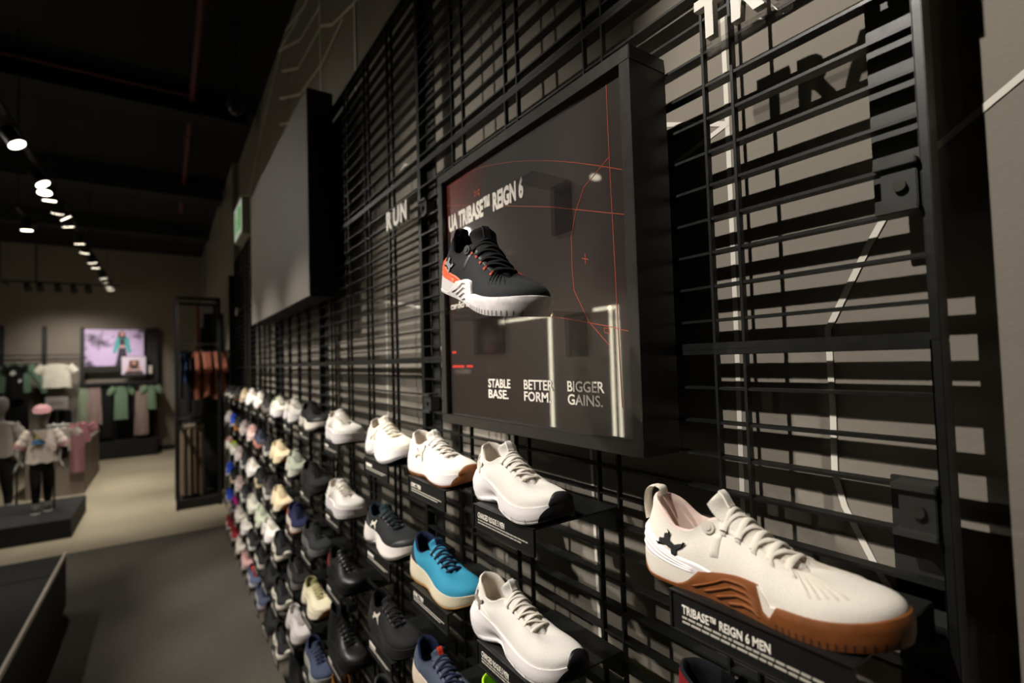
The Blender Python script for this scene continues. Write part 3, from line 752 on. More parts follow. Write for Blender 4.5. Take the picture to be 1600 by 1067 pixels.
WH, CR, BK, DG = '#ece8e1', '#ead9b4', '#1d1d1e', '#3a3b3d'
WHITE = dict(U=WH, M='#f2ecec', L='#e9e2d4', N='#ded5c8', E='#f0e9df', X='#d8d0c4')
GUM = '#7e4820'
COLY = [.304, .75, 1.055, 1.377, 1.83, 2.24, 2.59, 3.0, 3.32, 3.66, 4.05, 4.43, 4.82, 5.2, 5.59]
def shelf_z(r): return 1.415-.25*(r-1)
BW = dict(U='#232324', M='#e9e2d2', L=BK, N='#191919')
LIL = dict(U='#a89a98', M='#d8d0cc', L='#9a8c8a')
SHOES = [  # column, row, model, colours, words, nudge (dy)
 (0, 1, 'trainer', dict(U='#ece6db', M='#ebe4d8', O=GUM, Z='#4a2610', L='#e4ddd0', N='#dcc7bd', E='#e8e1d5', H='#f0e9ea', X='#222226', Q='#d6cfc2', S='#d9d4c8', R='#d8d0c2', B='#ded8cc', Y='#d9d2c6', G=GUM), 'white trainer with brown gum sole', .006),
 (0, 2, 'boot', dict(U='#7a161e', M='#202024', L='#161618', N='#15151a', T='#17181c', E='#17181c', P='#17181c'), 'red and black high-top shoe', -.02),
 (1, 1, 'flared', dict(WHITE), 'white running shoe with black toe guard', 0),
 (1, 2, 'flared', dict(WHITE, X='#8d867c', I='#e6dfd4'), 'white running shoe with black toe', -.005),
 (1, 3, 'boot', dict(U='#b4e02a', M='#b4e02a', L='#2a2a2a', N='#a8d824'), 'neon green high-top shoe', -.01),
 (2, 1, 'runner_wrap', dict(WHITE, O=GUM, G=GUM), 'white running shoe with gum sole', 0),
 (2, 2, 'runner', dict(U='#348bab', M='#e0d4ba', O='#b98a50', L='#1a2038', N='#1b2440', C='#1b2440', I='#8f8a86', T='#348bab', W='#1b2440'), 'bright blue running shoe with navy laces', 0),
 (2, 3, 'runner', dict(U='#4e5668', M='#ecdcc8', O='#e8926a', L='#1a2038', N='#1b2440', I='#8b8d92', T='#4e5668', W='#d8402a'), 'slate blue running shoe with red tongue', 0),
 (3, 1, 'chunky', dict(WHITE, U='#f0e9da', L='#ebe4d2'), 'chunky off-white running shoe', 0),
 (3, 2, 'chunky', dict(U='#26282a', M='#efe8e2', L='#151516', N='#243038', T='#26343a', X='#e4dece', O='#efe8e2'), 'black running shoe with white sole', 0),
 (3, 3, 'runner', dict(U='#212122', M='#262627', L='#131314', N='#1a1a1b', X='#cfc8ba', I='#8f8c88'), 'all black running shoe with pale emblem', 0),
 (3, 4, 'runner', dict(U='#5a5c5e', M='#e0dad0', L='#8a9a98', N='#4a4a4a', T='#8cc6d2', X='#d8d2c6'), 'grey running shoe with teal tongue', 0),
 (4, 1, 'court', dict(WHITE, kind='leather'), 'plain white leather court shoe', 0),
 (4, 2, 'court', dict(WHITE, kind='leather', L='#d8d0c0'), 'white leather court shoe', 0),
 (4, 3, 'runner', dict(U='#161616', M='#171717', L='#101010', C='#8c2420', I='#cfcac2', kind='leather'), 'glossy black shoe with red heel', 0),
 (4, 4, 'boot', dict(U='#1c1c1c', M='#1b1b1b', L='#101010', kind='leather'), 'tall black laced boot', 0),
 (4, 5, 'boot', dict(U='#8a5a26', M='#6c451c', L='#2c1d10', kind='leather'), 'tan brown laced boot', 0),
 (5, 1, 'chunky', dict(U='#1f2021', M='#ece6d8', L='#151515', A='#2a6fd0'), 'black shoe with thick white sole', 0),
 (5, 2, 'runner', dict(U='#242423', M='#222221', L='#181818'), 'dark olive black shoe', 0),
 (5, 3, 'runner', dict(U='#2b2d2f', M='#6f6e6c', L='#1a1b1c'), 'charcoal shoe with grey sole', 0),
 (5, 4, 'chunky_wrap', dict(U='#e8dfc0', M='#ece3cc', O=GUM, L='#cfc294', T='#9a946a', N='#a39c72', G=GUM), 'cream shoe with olive collar', 0),
 (5, 5, 'runner', dict(U='#424b64', M='#b4b2ac', L='#20263a', N='#2a3350'), 'slate blue shoe with grey sole', 0),
 (6, 1, 'chunky', dict(WHITE, U='#dcd8d0', E='#8d8c88'), 'white shoe with grey oval overlay', 0),
 (6, 2, 'chunky', dict(U='#aeb2a0', M='#d8d8c8', L='#b9bcac', N='#7d8470'), 'pale sage green shoe', 0),
 (6, 3, 'runner', dict(U='#20244a', M='#e8dcd0', O='#c96a3a', L='#161a34', C='#c96a3a'), 'navy shoe with orange heel', 0),
 (6, 4, 'runner', dict(U='#1f1f21', M='#7a7672', L='#151515', E='#54453c'), 'black shoe with grey sole', 0),
 (6, 5, 'chunky', dict(U='#d9d2d0', M='#ddd4d2', L='#cdc5c4'), 'pale lilac white shoe', 0),
 (6, 6, 'boot', dict(U='#1a1a1a', M='#181818', L='#101010'), 'black laced ankle boot', 0),
 (7, 1, 'court', dict(WHITE, U='#dcdccc', T='#a9b294', N='#a9b294'), 'white shoe with pale green tongue', 0),
 (7, 2, 'chunky_wrap', dict(U=CR, M=CR, O=GUM, L=CR, G=GUM), 'cream shoe with gum sole', 0),
 (7, 3, 'chunky_wrap', dict(U=CR, M='#efe2c4', O=GUM, L=CR, G=GUM), 'cream shoe with gum toe', 0),
 (7, 4, 'flared', dict(BW, G='#e9e2d2'), 'black shoe with cream sole', 0), (7, 5, 'flared', dict(BW, G='#e9e2d2'), 'black shoe with cream sole', 0), (7, 6, 'flared', dict(BW, G='#e9e2d2'), 'black shoe with cream sole', 0),
 (8, 1, 'runner', dict(U='#3a3834', M='#8a857c', L='#222'+'222'), 'dark grey shoe', 0),
 (8, 2, 'runner', dict(U='#2c2a2a', M='#c9c6c0', L='#1c1c1c'), 'black shoe with pale toe', 0), (8, 3, 'runner', dict(U='#3d3836', M='#d4d0ca', L='#2a2726'), 'dark brown grey shoe with pale sole', 0),
 (8, 4, 'chunky', dict(WHITE), 'plain white shoe', 0), (8, 5, 'runner', dict(U='#222221', M='#20201f', L='#161616'), 'plain black shoe', 0), (8, 6, 'runner', dict(U='#202020', M='#242424', L='#181818', C='#7a1c22'), 'black shoe with red heel', 0),
 (9, 1, 'runner_wrap', dict(WHITE, O=GUM, G=GUM), 'white shoe with gum sole', 0), (9, 2, 'runner', dict(U='#3a4150', M='#c98a80', O='#a85f38', L='#242a38', G='#a85f38'), 'slate shoe with pink sole', 0),
 (9, 3, 'runner', dict(U='#232322', M='#d9c8a8', O=GUM, L='#1a1a1a'), 'black shoe with cream and gum sole', 0), (9, 4, 'chunky', dict(U='#cdd3bb', M='#d8dcc8', L='#c2c9b0'), 'pale mint shoe', 0),
 (9, 5, 'runner', dict(U='#202020', M='#e2dcd4', L='#161616'), 'black shoe with white sole', 0), (9, 6, 'runner', dict(U='#4a5268', M='#bcbac0', L='#2a3044'), 'slate blue shoe', 0),
 (10, 1, 'chunky', dict(WHITE), 'white shoe', 0), (10, 2, 'runner', dict(U='#dcb8b2', M='#e8d6d2', L='#d2aaa4'), 'pale pink shoe', 0), (10, 3, 'chunky', dict(WHITE, U='#e4ddd8'), 'white shoe', 0),
 (10, 4, 'runner', dict(U='#d6d3c6', M='#dcd9cc', L='#c8c5b8'), 'pale grey white shoe', 0), (10, 5, 'runner', dict(U='#222222', M='#dedad6', L='#181818'), 'black shoe with white sole', 0), (10, 6, 'runner', dict(U='#515a72', M='#c4c2c6', L='#303850', T='#e0382a'), 'slate shoe with red tongue', 0),
 (11, 1, 'runner', dict(U='#d8c4a4', M='#e2d2b8', L='#c9b492'), 'beige shoe', 0), (11, 2, 'runner', dict(LIL), 'lilac grey shoe', 0), (11, 3, 'runner', dict(U='#2a2a2a', M='#dcd8d2', L='#1c1c1c'), 'black shoe with white sole', 0),
 (11, 4, 'runner', dict(U='#2c2c2e', M='#d8d4d0', L='#1c1c1c'), 'dark shoe with white sole', 0), (11, 5, 'chunky', dict(WHITE, U='#dcd5d0'), 'white shoe', 0), (11, 6, 'runner', dict(U='#cfa2a0', M='#d8bcba', L='#c09090'), 'pink shoe', 0),
 (12, 1, 'runner', dict(U='#1e1c1a', M='#1e1c1a', O='#9a5a2c', L='#141414'), 'black shoe with gum sole', 0), (12, 2, 'runner', dict(U='#22201d', M='#9a5f2a', O='#9a5a2c', L='#141414'), 'black shoe with gum sole', 0),
 (12, 3, 'runner', dict(LIL), 'lilac grey shoe', 0), (12, 4, 'runner', dict(LIL, U='#a8938f'), 'dusty lilac shoe', 0), (12, 5, 'runner', dict(U='#bdb6ac', M='#cfc8c0', L='#b0a89e'), 'pale taupe shoe', 0), (12, 6, 'runner', dict(U='#c6beb4', M='#d2cac2', L='#b8b0a6'), 'pale shoe', 0),
 (13, 1, 'runner', dict(U='#2a2826', M='#cbc4bc', L='#1a1a1a'), 'black shoe with white sole', 0), (13, 2, 'runner', dict(U='#2a4fc0', M='#b9b8c8', L='#2442a0'), 'bright blue shoe', 0), (13, 3, 'runner', dict(U='#d2cfc4', M='#d8d4ca', L='#c4c0b4', T='#b6c82c', N='#b6c82c'), 'white shoe with neon collar', 0),
 (13, 4, 'runner', dict(U='#201f1e', M='#c9b99c', L='#161616'), 'black shoe with beige sole', 0), (13, 5, 'runner', dict(U='#2a1c28', M='#8c8690', L='#b0287e', T='#b0287e', N='#b0287e'), 'black shoe with magenta tongue', 0), (13, 6, 'runner', dict(U='#8a1f26', M='#b9a8a8', L='#6a161c'), 'red shoe', 0),
 (14, 1, 'runner', dict(U='#242220', M='#d0c9c2', L='#181818'), 'black shoe with white sole', 0), (14, 2, 'runner', dict(U='#b8b2ac', M='#ccc6c0', L='#a8a29c'), 'grey white shoe', 0), (14, 3, 'runner', dict(U='#c9c4ba', M='#cfcac0', L='#a82a24', N='#a03028'), 'white shoe with red collar', 0),
 (14, 4, 'runner', dict(U='#2c4eb8', M='#c8c8d4', L='#2440a0'), 'blue shoe with white sole', 0), (14, 5, 'runner', dict(U='#2848b0', M='#c0c0cc', L='#223c98'), 'royal blue shoe', 0), (14, 6, 'runner', dict(U='#7a1c22', M='#c8bcb8', L='#5a1418'), 'dark red shoe with white sole', 0),
]
RN = ['', 'top', 'second', 'third', 'fourth', 'fifth', 'sixth']
NTH = ['rightmost', 'second from right', 'third from right', 'fourth from right', 'fifth from right', 'sixth from right', 'seventh from right', 'eighth from right', 'ninth from right', 'tenth from right', 'eleventh from right', 'twelfth from right', 'third from left end', 'second from left end', 'leftmost']
TXT = {(0, 1): 'TRIBASE\u2122 REIGN 6 MEN', (1, 1): 'CHARGED ROGUE 5 MEN', (1, 2): 'CHARGED ROGUE 5 MEN', (2, 1): 'SONIC 7 MEN', (2, 2): 'SONIC 7 MEN', (2, 3): 'SONIC 7 MEN'}
SHELF = {}
def shelf_parts():
    w, th = .188, .003
    a = MB().box((-.186, -w/2, -th), (-.004, w/2, 0)).box((-.008, -w/2, -.045), (-.001, w/2, -th))
    b = MB().box((-.1895, -w/2, -.0445), (-.1865, w/2, -.0002)).box((-.1912, -w/2, -.0445), (-.1895, w/2, -.0425)).box((-.1912, -w/2, -.002), (-.1895, w/2, -.0002)).box((-.1912, -w/2, -.0425), (-.1895, -w/2+.003, -.001)).box((-.1912, w/2-.003, -.0425), (-.1895, w/2, -.001))
    c = MB()
    random.seed(3)
    for k, z in enumerate((-.0275, -.0325)):
        y = w/2-.016; end = -w/2+(.02 if k == 0 else .035)
        while y > end:
            l = random.uniform(.004, .013); c.box((-.1902, y-l, z), (-.18955, y, z+.0021)); y -= l+.0016
    d = MB(); d.box((-.1902, .03, -.0225), (-.18955, w/2-.016, -.0145))
    return dict(plate=a.mesh('plate', bevel=.0006), label_holder=b.mesh('label_holder'), fine_print=c.mesh('fine_print')), d.mesh('heading')
SP, HEADING = shelf_parts()
for nm, m in (('plate', black_steel), ('label_holder', label_black), ('fine_print', fine_white)): SP[nm].materials.append(m)
HEADING.materials.append(print_white)
LASTROW = {}
for ci, r, model, cols, words, dy in SHOES:
    y, z = COLY[ci], shelf_z(r)
    k_ = ci-min(c[0] for c in SHOES if c[1] == r) if ci < 12 else ci
    pos = '%s in the %s row' % (NTH[k_], RN[r])
    SHOE = make_shoe(model, cols, '%s, %s' % (words, pos), (-.142, y+dy+random.uniform(-.004, .004)*(ci > 3), z+.0002), -PI/2+math.radians(random.uniform(-3, 3) if ci > 2 else {(0, 1): 3, (1, 1): -6, (1, 2): 3}.get((ci, r), 1)),
              )
    if (ci, r) == (1, 3): SHOE.scale = (1.0,)*3
    sh = thing('shoe_shelf', 'black label shelf under the shoe %s' % pos, 'shelf', (0, y-.012, z), 0, 'black label shelves')
    pa = {}
    for nm, me in SP.items(): pa[nm] = link(nm, me, pa['label_holder'] if nm == 'fine_print' else sh)
    if (ci, r) in TXT:
        s_ = TXT[(ci, r)]; wd = {20: .100, 19: .088}.get(len(s_), .052)
        o = wall_text(s_, -.1896, .078, .078-wd, -.0225, -.0125, print_white, None, .018, .0006); o.parent = pa['label_holder']
    elif ci < 9: link('heading', HEADING, pa['label_holder'])
make_shoe('trainer', dict(U='#26282a', M='#e8e2e2', O='#e8e2e2', L='#0f0f10', N='#101011', E='#1d1e20', H='#f0643a', C='#f0643a', X='#8f9296', Q='#1a1a1b', S='#b04a38', R='#1c1d1e', B='#26282a', Y='#2c2d2f', T='#141415', G='#e8e2e2'),
          'black trainer with orange heel and white sole on the poster', (-.262, .645, 1.7655), -PI/2-math.radians(6), math.radians(17), group=None).scale = (.955,)*3
# ------------------------------------------------------------------ lamps and ceiling fittings
lamp_black = mat('#161616', .5, 'steel')
LENS = mat('#fff1d8', .4, emit=9)
def track(x, y0, y1, z, label, rods):
    t = thing('lighting_track', label, 'light track', (x, y0, z), 0, 'ceiling lighting tracks')
    MB().box((-.018, 0, .075), (.018, y1-y0, .105)).build('rail', lamp_black, t)
    for y in rods: MB().tube([(0, y-y0, .105), (0, y-y0, CEIL-z)], .004, 8).build('hanging_rod', lamp_black, t)
track(TRACK_X, .2, 12.7, TRACK_Z, 'long black lighting track hung parallel to the shoe wall', (1.5, 4.9, 6.4, 9.0, 11.5))
track(-2.6, 1.2, 8.0, TRACK_Z, 'black lighting track further out over the floor', (2.7, 6.5))
track(-1.9, 7.0, 7.9, TRACK_Z, 'short black lighting track beside the long one', (7.1,))
t = thing('lighting_track', 'black lighting track with downcast heads before the back wall', 'light track', (-2.85, 11.2, 3.17), 0, 'ceiling lighting tracks')
MB().box((0, -.018, .0), (1.55, .018, .03)).build('rail', lamp_black, t)
for x in (.02, .45): MB().tube([(x, 0, .03), (x, 0, CEIL-3.17)], .012, 8).build('hanging_rod', lamp_black, t)
t = thing('lighting_track', 'black lighting track over the child mannequins at far left', 'light track', (-2.55, 8.0, 2.98), 0, 'ceiling lighting tracks')
MB().box((-.018, 0, .0), (.018, 2.2, .03)).build('rail', lamp_black, t)
MB().tube([(0, 1.0, .03), (0, 1.0, CEIL-2.98)], .008, 8).build('hanging_rod', lamp_black, t)
def spot(x, y, z, aim, watts, cone, blend, rad, label, top=.075):
    d = (V(aim)-V((x, y, z))).normalized(); t = thing('track_spotlight', label, 'spotlight', (x, y, z), 0, 'track spotlights')
    sd = d.cross(V((0, 0, 1))).normalized()
    MB().tube([-d*.075, -d*.06, d*.045, d*.052], [.034, .044, .047, .052], 24, up=sd).build('housing', lamp_black, t, smooth=40)
    MB().tube([(0, 0, top), (0, 0, .03), tuple(-d*.03)], .009, 8).build('arm', lamp_black, t)
    if watts:
        MB().disc(d*.054, d, .048, .003, 28).build('lens', LENS, t)
        l = bpy.data.lights.new('spot_beam', 'SPOT'); l.energy = watts; l.color = LAMP_COL; l.spot_size = math.radians(cone); l.spot_blend = blend; l.shadow_soft_size = rad
        o = link('spot_beam', l, t); o.location = d*.075; o.rotation_euler = d.to_track_quat('-Z', 'Y').to_euler()
ORD = ['first', 'second', 'third', 'fourth', 'fifth', 'sixth', 'seventh', 'eighth', 'ninth', 'tenth', 'eleventh', 'twelfth', 'thirteenth', 'fourteenth', 'fifteenth', 'sixteenth', 'seventeenth', 'eighteenth', 'nineteenth', 'twentieth']
cnt = {}
for x, y, aim, wt, cone, bl, rad in LAMPS:
    cnt[x] = cnt.get(x, 0)+1
    wh = {-1.52: 'on the long track, counted from the front', -2.6: 'on the outer track, first two added, counted from the front', -1.9: 'on the short side track'}[x]
    spot(x, y, TRACK_Z, aim, wt, cone, bl, rad, '%s lit spotlight %s' % (ORD[cnt[x]-1] if x != -1.9 else 'single', wh))
for i, x in enumerate((-2.5, -2.35, -2.13, -1.93, -1.74)):
    spot(x, 11.2, 3.1, (x+.1, 13.0, 1.7), 34, 70, .9, .05, '%s lamp from the left on the back wall track' % ORD[i], .07)
for i, y in enumerate((8.75, 9.35)):
    spot(-2.55, y, 2.9, (-2.2, 7.9, 0.6), 22, 60, .8, .03, '%s lit lamp on the track over the child mannequins' % ('nearer', 'farther')[i], .08)

red_pipe = mat('#4e0f0d', .5, 'steel')
t = thing('sprinkler_pipe', 'red painted sprinkler pipe along the dark ceiling', 'pipe', (0, 0, 0))
MB().tube([(-.46, .5, 4.06), (-.455, 5, 4.06), (-.45, 9.0, 4.06)], .03, 16).build('main', red_pipe, t, smooth=50)
MB().tube([(-8, 5.1, 4.06), (-.49, 5.1, 4.06)], .016, 16).build('branch', red_pipe, t, smooth=50)
MB().tube([(-.457, 5.98, 4.06), (-.457, 6.06, 4.06)], .038, 16).build('coupling', red_pipe, t, smooth=50)
for y in (2.0, 5.5, 8.6): MB().tube([(-.455, y, 4.06), (-.455, y, CEIL)], .006, 8).build('hanger_rod', lamp_black, t)
t = thing('security_camera', 'black dome camera hanging on a thin rod by the wall', 'camera', (-.24, 4.0, 3.53))
MB().tube([(0, 0, .07), (0, 0, CEIL-3.53)], .008, 8).build('rod', lamp_black, t)
MB().tube([(0, 0, .075), (0, 0, .07), (0, 0, .01), (0, 0, 0)], [.03, .055, .06, .055], 24).build('housing', lamp_black, t, smooth=40)
MB().tube([(0, 0, .0)]+[(0, 0, -.05*math.sin(a)) for a in (.3, .7, 1.1, 1.5)], [.052]+[.052*math.cos(a)+.001 for a in (.3, .7, 1.1, 1.5)], 24).build('dome', mat('#202224', .1), t, smooth=60)
t = thing('exit_sign', 'lit green and white exit sign high on the wall', 'exit sign', (-.0, 5.7, 2.98))
MB().box((-.05, -.30, 0), (.03, .30, .36)).build('case', mat('#cfd0c8', .5), t, bevel=.004)
MB().box((-.053, -.28, .02), (-.0505, .28, .34)).build('lit_panel', mat('#e8f2dc', .5, emit=.35), t)
q = MB(); gx = -.0545
q.disc((gx, .12, .26), (1, 0, 0), .03, .002, 16)
for pts in ([(.16, .23), (.08, .22), (.06, .13), (.12, .12)], [(.12, .13), (.06, .13), (.0, .06), (.03, .045), (.09, .1)], [(.12, .14), (.17, .05), (.20, .06), (.15, .16)], [(.09, .22), (.02, .17), (.03, .15), (.1, .19)], [(-.06, .06), (-.22, .06), (-.22, .29), (-.06, .29)]):
    q.prism([(gx, a, b) for a, b in pts], (-.001, 0, 0))
q.build('pictogram', mat('#2f9a2a', .5, emit=.5), t)

# ------------------------------------------------------------------ black display plinth in front on the left
t = thing('display_plinth', 'low black display plinth with pale edge strip on the carpet', 'plinth', (-1.24, 0, 0))
pm = mat('#0f0f0e', .7, 'plaster')
MB().box((-1.5, 1.9, .05), (0, 4.77, .41)).build('body', pm, t, bevel=.004)
MB().box((-1.42, 1.98, .0065), (-.06, 4.69, .05)).build('toe_kick', mat('#070707', .8), t)
e = MB()
for a, b in ((1.9, 2.9), (2.905, 3.95), (3.955, 4.77)): e.box((-.012, a, .4105), (.003, b, .421)).box((.0, a, .395), (.003, b, .4105))
e.build('edge_strip', mat('#d8cfc0', .5, 'steel'), t)
MB().box((-1.5, 4.32, .4105), (-.02, 4.328, .4125)).build('seam', mat('#050505', .8), t)

# ------------------------------------------------------------------ clothes
def cloth(mb, w0, w1, h, d0, d1, folds=5, amp=.012, slope=0.0, seed=1, cx=0, cy=0, z0=0, neck=0, twist=0, n=56, rows=14, mi=0):
    rnd = random.Random(seed); ph = [rnd.uniform(0, 6.3) for _ in range(4)]; rings = []
    for k in range(rows+1):
        v = k/rows; w = w0+(w1-w0)*v; d = d0+(d1-d0)*v; ring = []
        for i in range(n):
            a = 2*PI*i/n; ca, sa = math.cos(a), math.sin(a)
            x = w/2*(abs(ca)**.6)*(1 if ca >= 0 else -1); y = d/2*(abs(sa)**.8)*(1 if sa >= 0 else -1)
            f = amp*(v**.7)*(math.sin(folds*2*PI*x/w+ph[0]+v*1.2)+.5*math.sin(folds*3.7*PI*x/w+ph[1]))
            z = z0-h*v-(slope*(abs(x)/(w/2))**1.4*(1-v))+(.008*math.sin(5*x/w*PI+ph[2])*v)
            if neck and abs(x) < neck: z -= .03*(1-v)*(1-(x/neck)**2)*(1.0 if sa < 0 else .3)
            ring.append((cx+x+twist*v, cy+y+f, z))
        rings.append(ring)
    mb.loft(rings, True, True, mi)
    return mb
def sleeve(mb, p0, p1, r0, r1, flat=.55, seed=0, mid=None):
    rnd = random.Random(seed); a, b = V(p0), V(p1); pts, rs = [], []
    for k in range(9):
        u = k/8; p = a.lerp(b, u)
        if mid: p = p+V(mid)*(4*u*(1-u))
        pts.append(p); rs.append((r0+(r1-r0)*u)*(1+.10*math.sin(u*17+rnd.uniform(0, 1))))
    mb.tube(pts, rs, 16, flat, up=V((0, 1, 0)))
chrome = mat('#8d8a84', .3, 'steel', metal=.9)
def hanger(t, w, z=0, y=0, m=None):
    h = MB(); h.tube([(-w/2, y, z-.06), (-w*.2, y, z-.01), (0, y, z+.005), (w*.2, y, z-.01), (w/2, y, z-.06)], .006, 8)
    h.tube([(0, y, z+.005), (0, y, z+.035), (.012, y, z+.055), (.0, y, z+.07), (-.012, y, z+.06)], .003, 6)
    return h.build('hanger', m or lamp_black, t)
def tee(name, label, cat, loc, w, h, color, slv=.16, rz=0, group=None, seed=1, long_=False, thin=1.0, slope=.05, folds=4):
    t = thing(name, label, cat, loc, rz, group); m = mat(color, .9, 'cloth')
    b = cloth(MB(), w*.86, w, h, .05*thin, .09*thin, folds, .010*thin, slope, seed, neck=w*.16)
    b.build('body', m, t, smooth=70)
    for s in (-1, 1):
        q = MB()
        if long_: sleeve(q, (s*w*.40, 0, -slope*.8-.01), (s*(w*.5+slv*.35), -.01, -slope-slv), .075, .045, .6, seed+s, (s*.03, -.01, 0))
        else: sleeve(q, (s*w*.38, 0, -slope*.8-.02), (s*(w*.5+slv*.45), -.01, -slope-slv),   .075, .062, .5*thin, seed+s)
        q.build('sleeve', m, t, smooth=70)
    hanger(t, w*.7, .0)
    return t
def pants(name, label, cat, loc, w, h, color, flare=1.15, rz=0, group=None, seed=1, d=.05, folds=5, amp=.012, dd=1.5):
    t = thing(name, label, cat, loc, rz, group); m = mat(color, .9, 'cloth')
    MB().box((-w*.45, -d*.45, -.045), (w*.45, d*.45, -.0)).build('waistband', m, t, bevel=.004)
    cloth(MB(), w*.95, w*flare, h, d, d*dd, folds, amp, 0, seed, z0=-.045).build('legs', m, t, smooth=70)
    hanger(t, w*.8, .02)
    return t
# wall display with screen and rail
t = thing('wall_display', 'black wall display unit with photo screen above a clothes rail', 'display unit', (-1.39, 12.95, 0))
bm_ = mat('#121211', .6, 'steel')
for x in (-.60, .58): MB().box((x-.03, -.45 if False else -.08, 0), (x+.03, .09, 2.57)).build('post', bm_, t)
MB().box((-.57, .02, 0), (.55, .09, 1.46)).build('back_panel', mat('#0d0d0c', .7), t)
MB().box((.40, .02, 1.5), (.55, .09, 2.57)).build('side_panel', mat('#121110', .7), t)
MB().box((-.6, -.42, 1.43), (.6, .0, 1.47)).build('shelf', bm_, t)
MB().tube([(-.6, -.36, 1.425), (.6, -.36, 1.425)], .012, 10).build('rail', bm_, t)
MB().box((-.6, -.5, 0.005), (.6, .0, .33)).build('drawer_base', mat('#0f0f0e', .6), t)
t = thing('photo_screen', 'lit lilac photo of a woman in a teal jacket', 'screen', (-1.495, 12.90, 2.16))
MB().box((-.485, -.01, -.49), (.485, .05, .385)).build('case', mat('#17150f', .5), t, bevel=.004)
MB().box((-.475, -.014, -.36), (.475, -.0105, .372)).build('picture', mat('#b39cbf', .5, 'photo', emit=.20), t)
def fig(parent, y, parts):
    for nm, col, pts in parts: MB().prism([(x, y, z) for x, z in pts], (0, -.0012, 0)).build(nm, mat(col, .5, emit=.15), parent)
fig(t, -.0145, [('hair', '#4a2f28', [(.06, .30), (.05, .20), (.19, .2), (.17, .31), (.12, .36)]), ('jacket', '#3f8f92', [(.03, .20), (.10, .23), (.15, .23), (.23, .2), (.27, -.10), (.22, -.12), (.19, .0), (.06, .0), (.02, -.12), (-.03, -.1)])])
fig(t, -.016, [('top', '#2a2330', [(.085, .19), (.165, .19), (.17, .05), (.08, .05)]), ('waist', '#b98a80', [(.085, .05), (.165, .05), (.17, .0), (.08, .0)]), ('leggings', '#241f2a', [(.07, .0), (.18, .0), (.22, -.36), (.02, -.36)]), ('face', '#b98476', [(.095, .23), (.15, .23), (.155, .31), (.125, .34), (.09, .31)])])
t = thing('small_screen', 'small lit photo of a crouching woman below the screen', 'screen', (-1.18, 12.82, 1.78))
MB().box((-.205, -.01, -.21), (.205, .02, .205)).build('case', mat('#1a1815', .5), t)
MB().box((-.195, -.0135, -.16), (.195, -.0105, .195)).build('picture', mat('#c6b6c4', .5, emit=.16), t)
fig(t, -.0138, [('hair', '#5b3a2e', [(-.07, .12), (.08, .12), (.09, -.02), (.0, .0), (-.09, -.03)]), ('leggings', '#2c2528', [(-.13, -.10), (.14, -.10), (.16, -.155), (-.16, -.155)])])
fig(t, -.0152, [('face', '#b58474', [(-.03, .10), (.035, .10), (.03, .03), (-.025, .03)]), ('top', '#3a2b2c', [(-.06, .02), (.07, .02), (.06, -.06), (-.05, -.06)]), ('arms', '#ad7d6b', [(-.11, -.04), (-.06, .01), (-.05, -.08), (.06, -.08), (.07, .01), (.12, -.04), (.1, -.1), (-.1, -.1)])])
MB().tube([(0, .02, .1), (0, .12, .1)], .01, 8).build('bracket', lamp_black, t)
tag(MB().box((-.94, 12.86, 1.62), (-.88, 12.872, 1.79)).build('price_card', mat('#b9b2a6', .6)), 'small pale price card right of the small lit photo', 'card')
RAILZ = 1.405
for i, (nm, lab, x, w, h, col, sd, fl) in enumerate((
    ('trousers', 'pale green trousers at the left end of the rail', -1.94, .15, .69, '#848f79', 3, 1.25), ('trousers', 'dusty pink trousers beside the pale green pair', -1.78, .20, .68, '#8f7a76', 5, 1.4),
    ('trousers', 'black trousers in the middle of the back rail', -1.59, .18, .95, '#161616', 7, 1.1), ('trousers', 'long pale pink trousers near the right of the rail', -1.05, .20, .95, '#8d7a72', 9, 1.25))):
    pants(nm, lab, 'trousers', (x, 12.59, RAILZ), w, h, col, fl, seed=sd, group='clothes on the back wall rail')
for lab, x, w, h, col, slv, sd in (('sage green hooded top in the middle of the rail', -1.37, .24, .66, '#687d66', .14, 11), ('black top beside the sage green hooded top', -1.19, .06, .6, '#151515', .04, 13), ('sage green top at the right end of the rail', -.89, .17, .5, '#6c8069', .14, 15)):
    tee('hooded_top', lab, 'top', (x, 12.59, RAILZ), w, h, col, slv, 0, 'clothes on the back wall rail', sd, True, folds=3)
# open wall rails on the left of it
t = thing('wall_rail', 'black wall posts and rails carrying the jacket and tee', 'clothes rail', (-2.6, 12.98, 0))
for x in (-.545, .045, ): MB().box((x-.028, -.03, 0), (x+.028, .06, 2.59)).build('post', bm_, t)
for z in (2.03, 1.955): MB().tube([(-1.6, -.06, z), (.6, -.06, z)], .011, 8).build('rail', bm_, t)
for x in (-.30, .27): MB().tube([(x, -.06, 1.955), (x, -.40, 1.955)], .009, 8).build('arm', bm_, t)
tee('tee_shirt', 'cropped white tee shirt hung on the wall rail', 'shirt', (-2.33, 12.6, 1.875), .44, .46, '#cfcabb', .13, seed=21)
tee('jacket', 'sage green jacket hung open at the far left', 'jacket', (-2.90, 12.62, 1.875), .46, .52, '#5f7562', .50, seed=23, long_=True, folds=3)
t = tee('tee_shirt', 'black tee with white print inside the green jacket', 'shirt', (-2.88, 12.54, 1.86), .24, .62, '#161616', .05, seed=25)
q = MB()
q.prism([(-.05, -.062, -.13), (.0, -.062, -.10), (.03, -.062, -.16), (-.02, -.062, -.2), (-.06, -.062, -.18)], (0, -.002, 0)).prism([(.05, -.062, -.28), (.09, -.062, -.26), (.10, -.062, -.31), (.06, -.062, -.33)], (0, -.002, 0)); q.build('print', mat('#c9c6c0', .8), t)
pants('trousers', 'black trousers hung below the green jacket', 'trousers', (-2.86, 12.62, 1.25), .30, .8, '#141414', 1.05, seed=27)
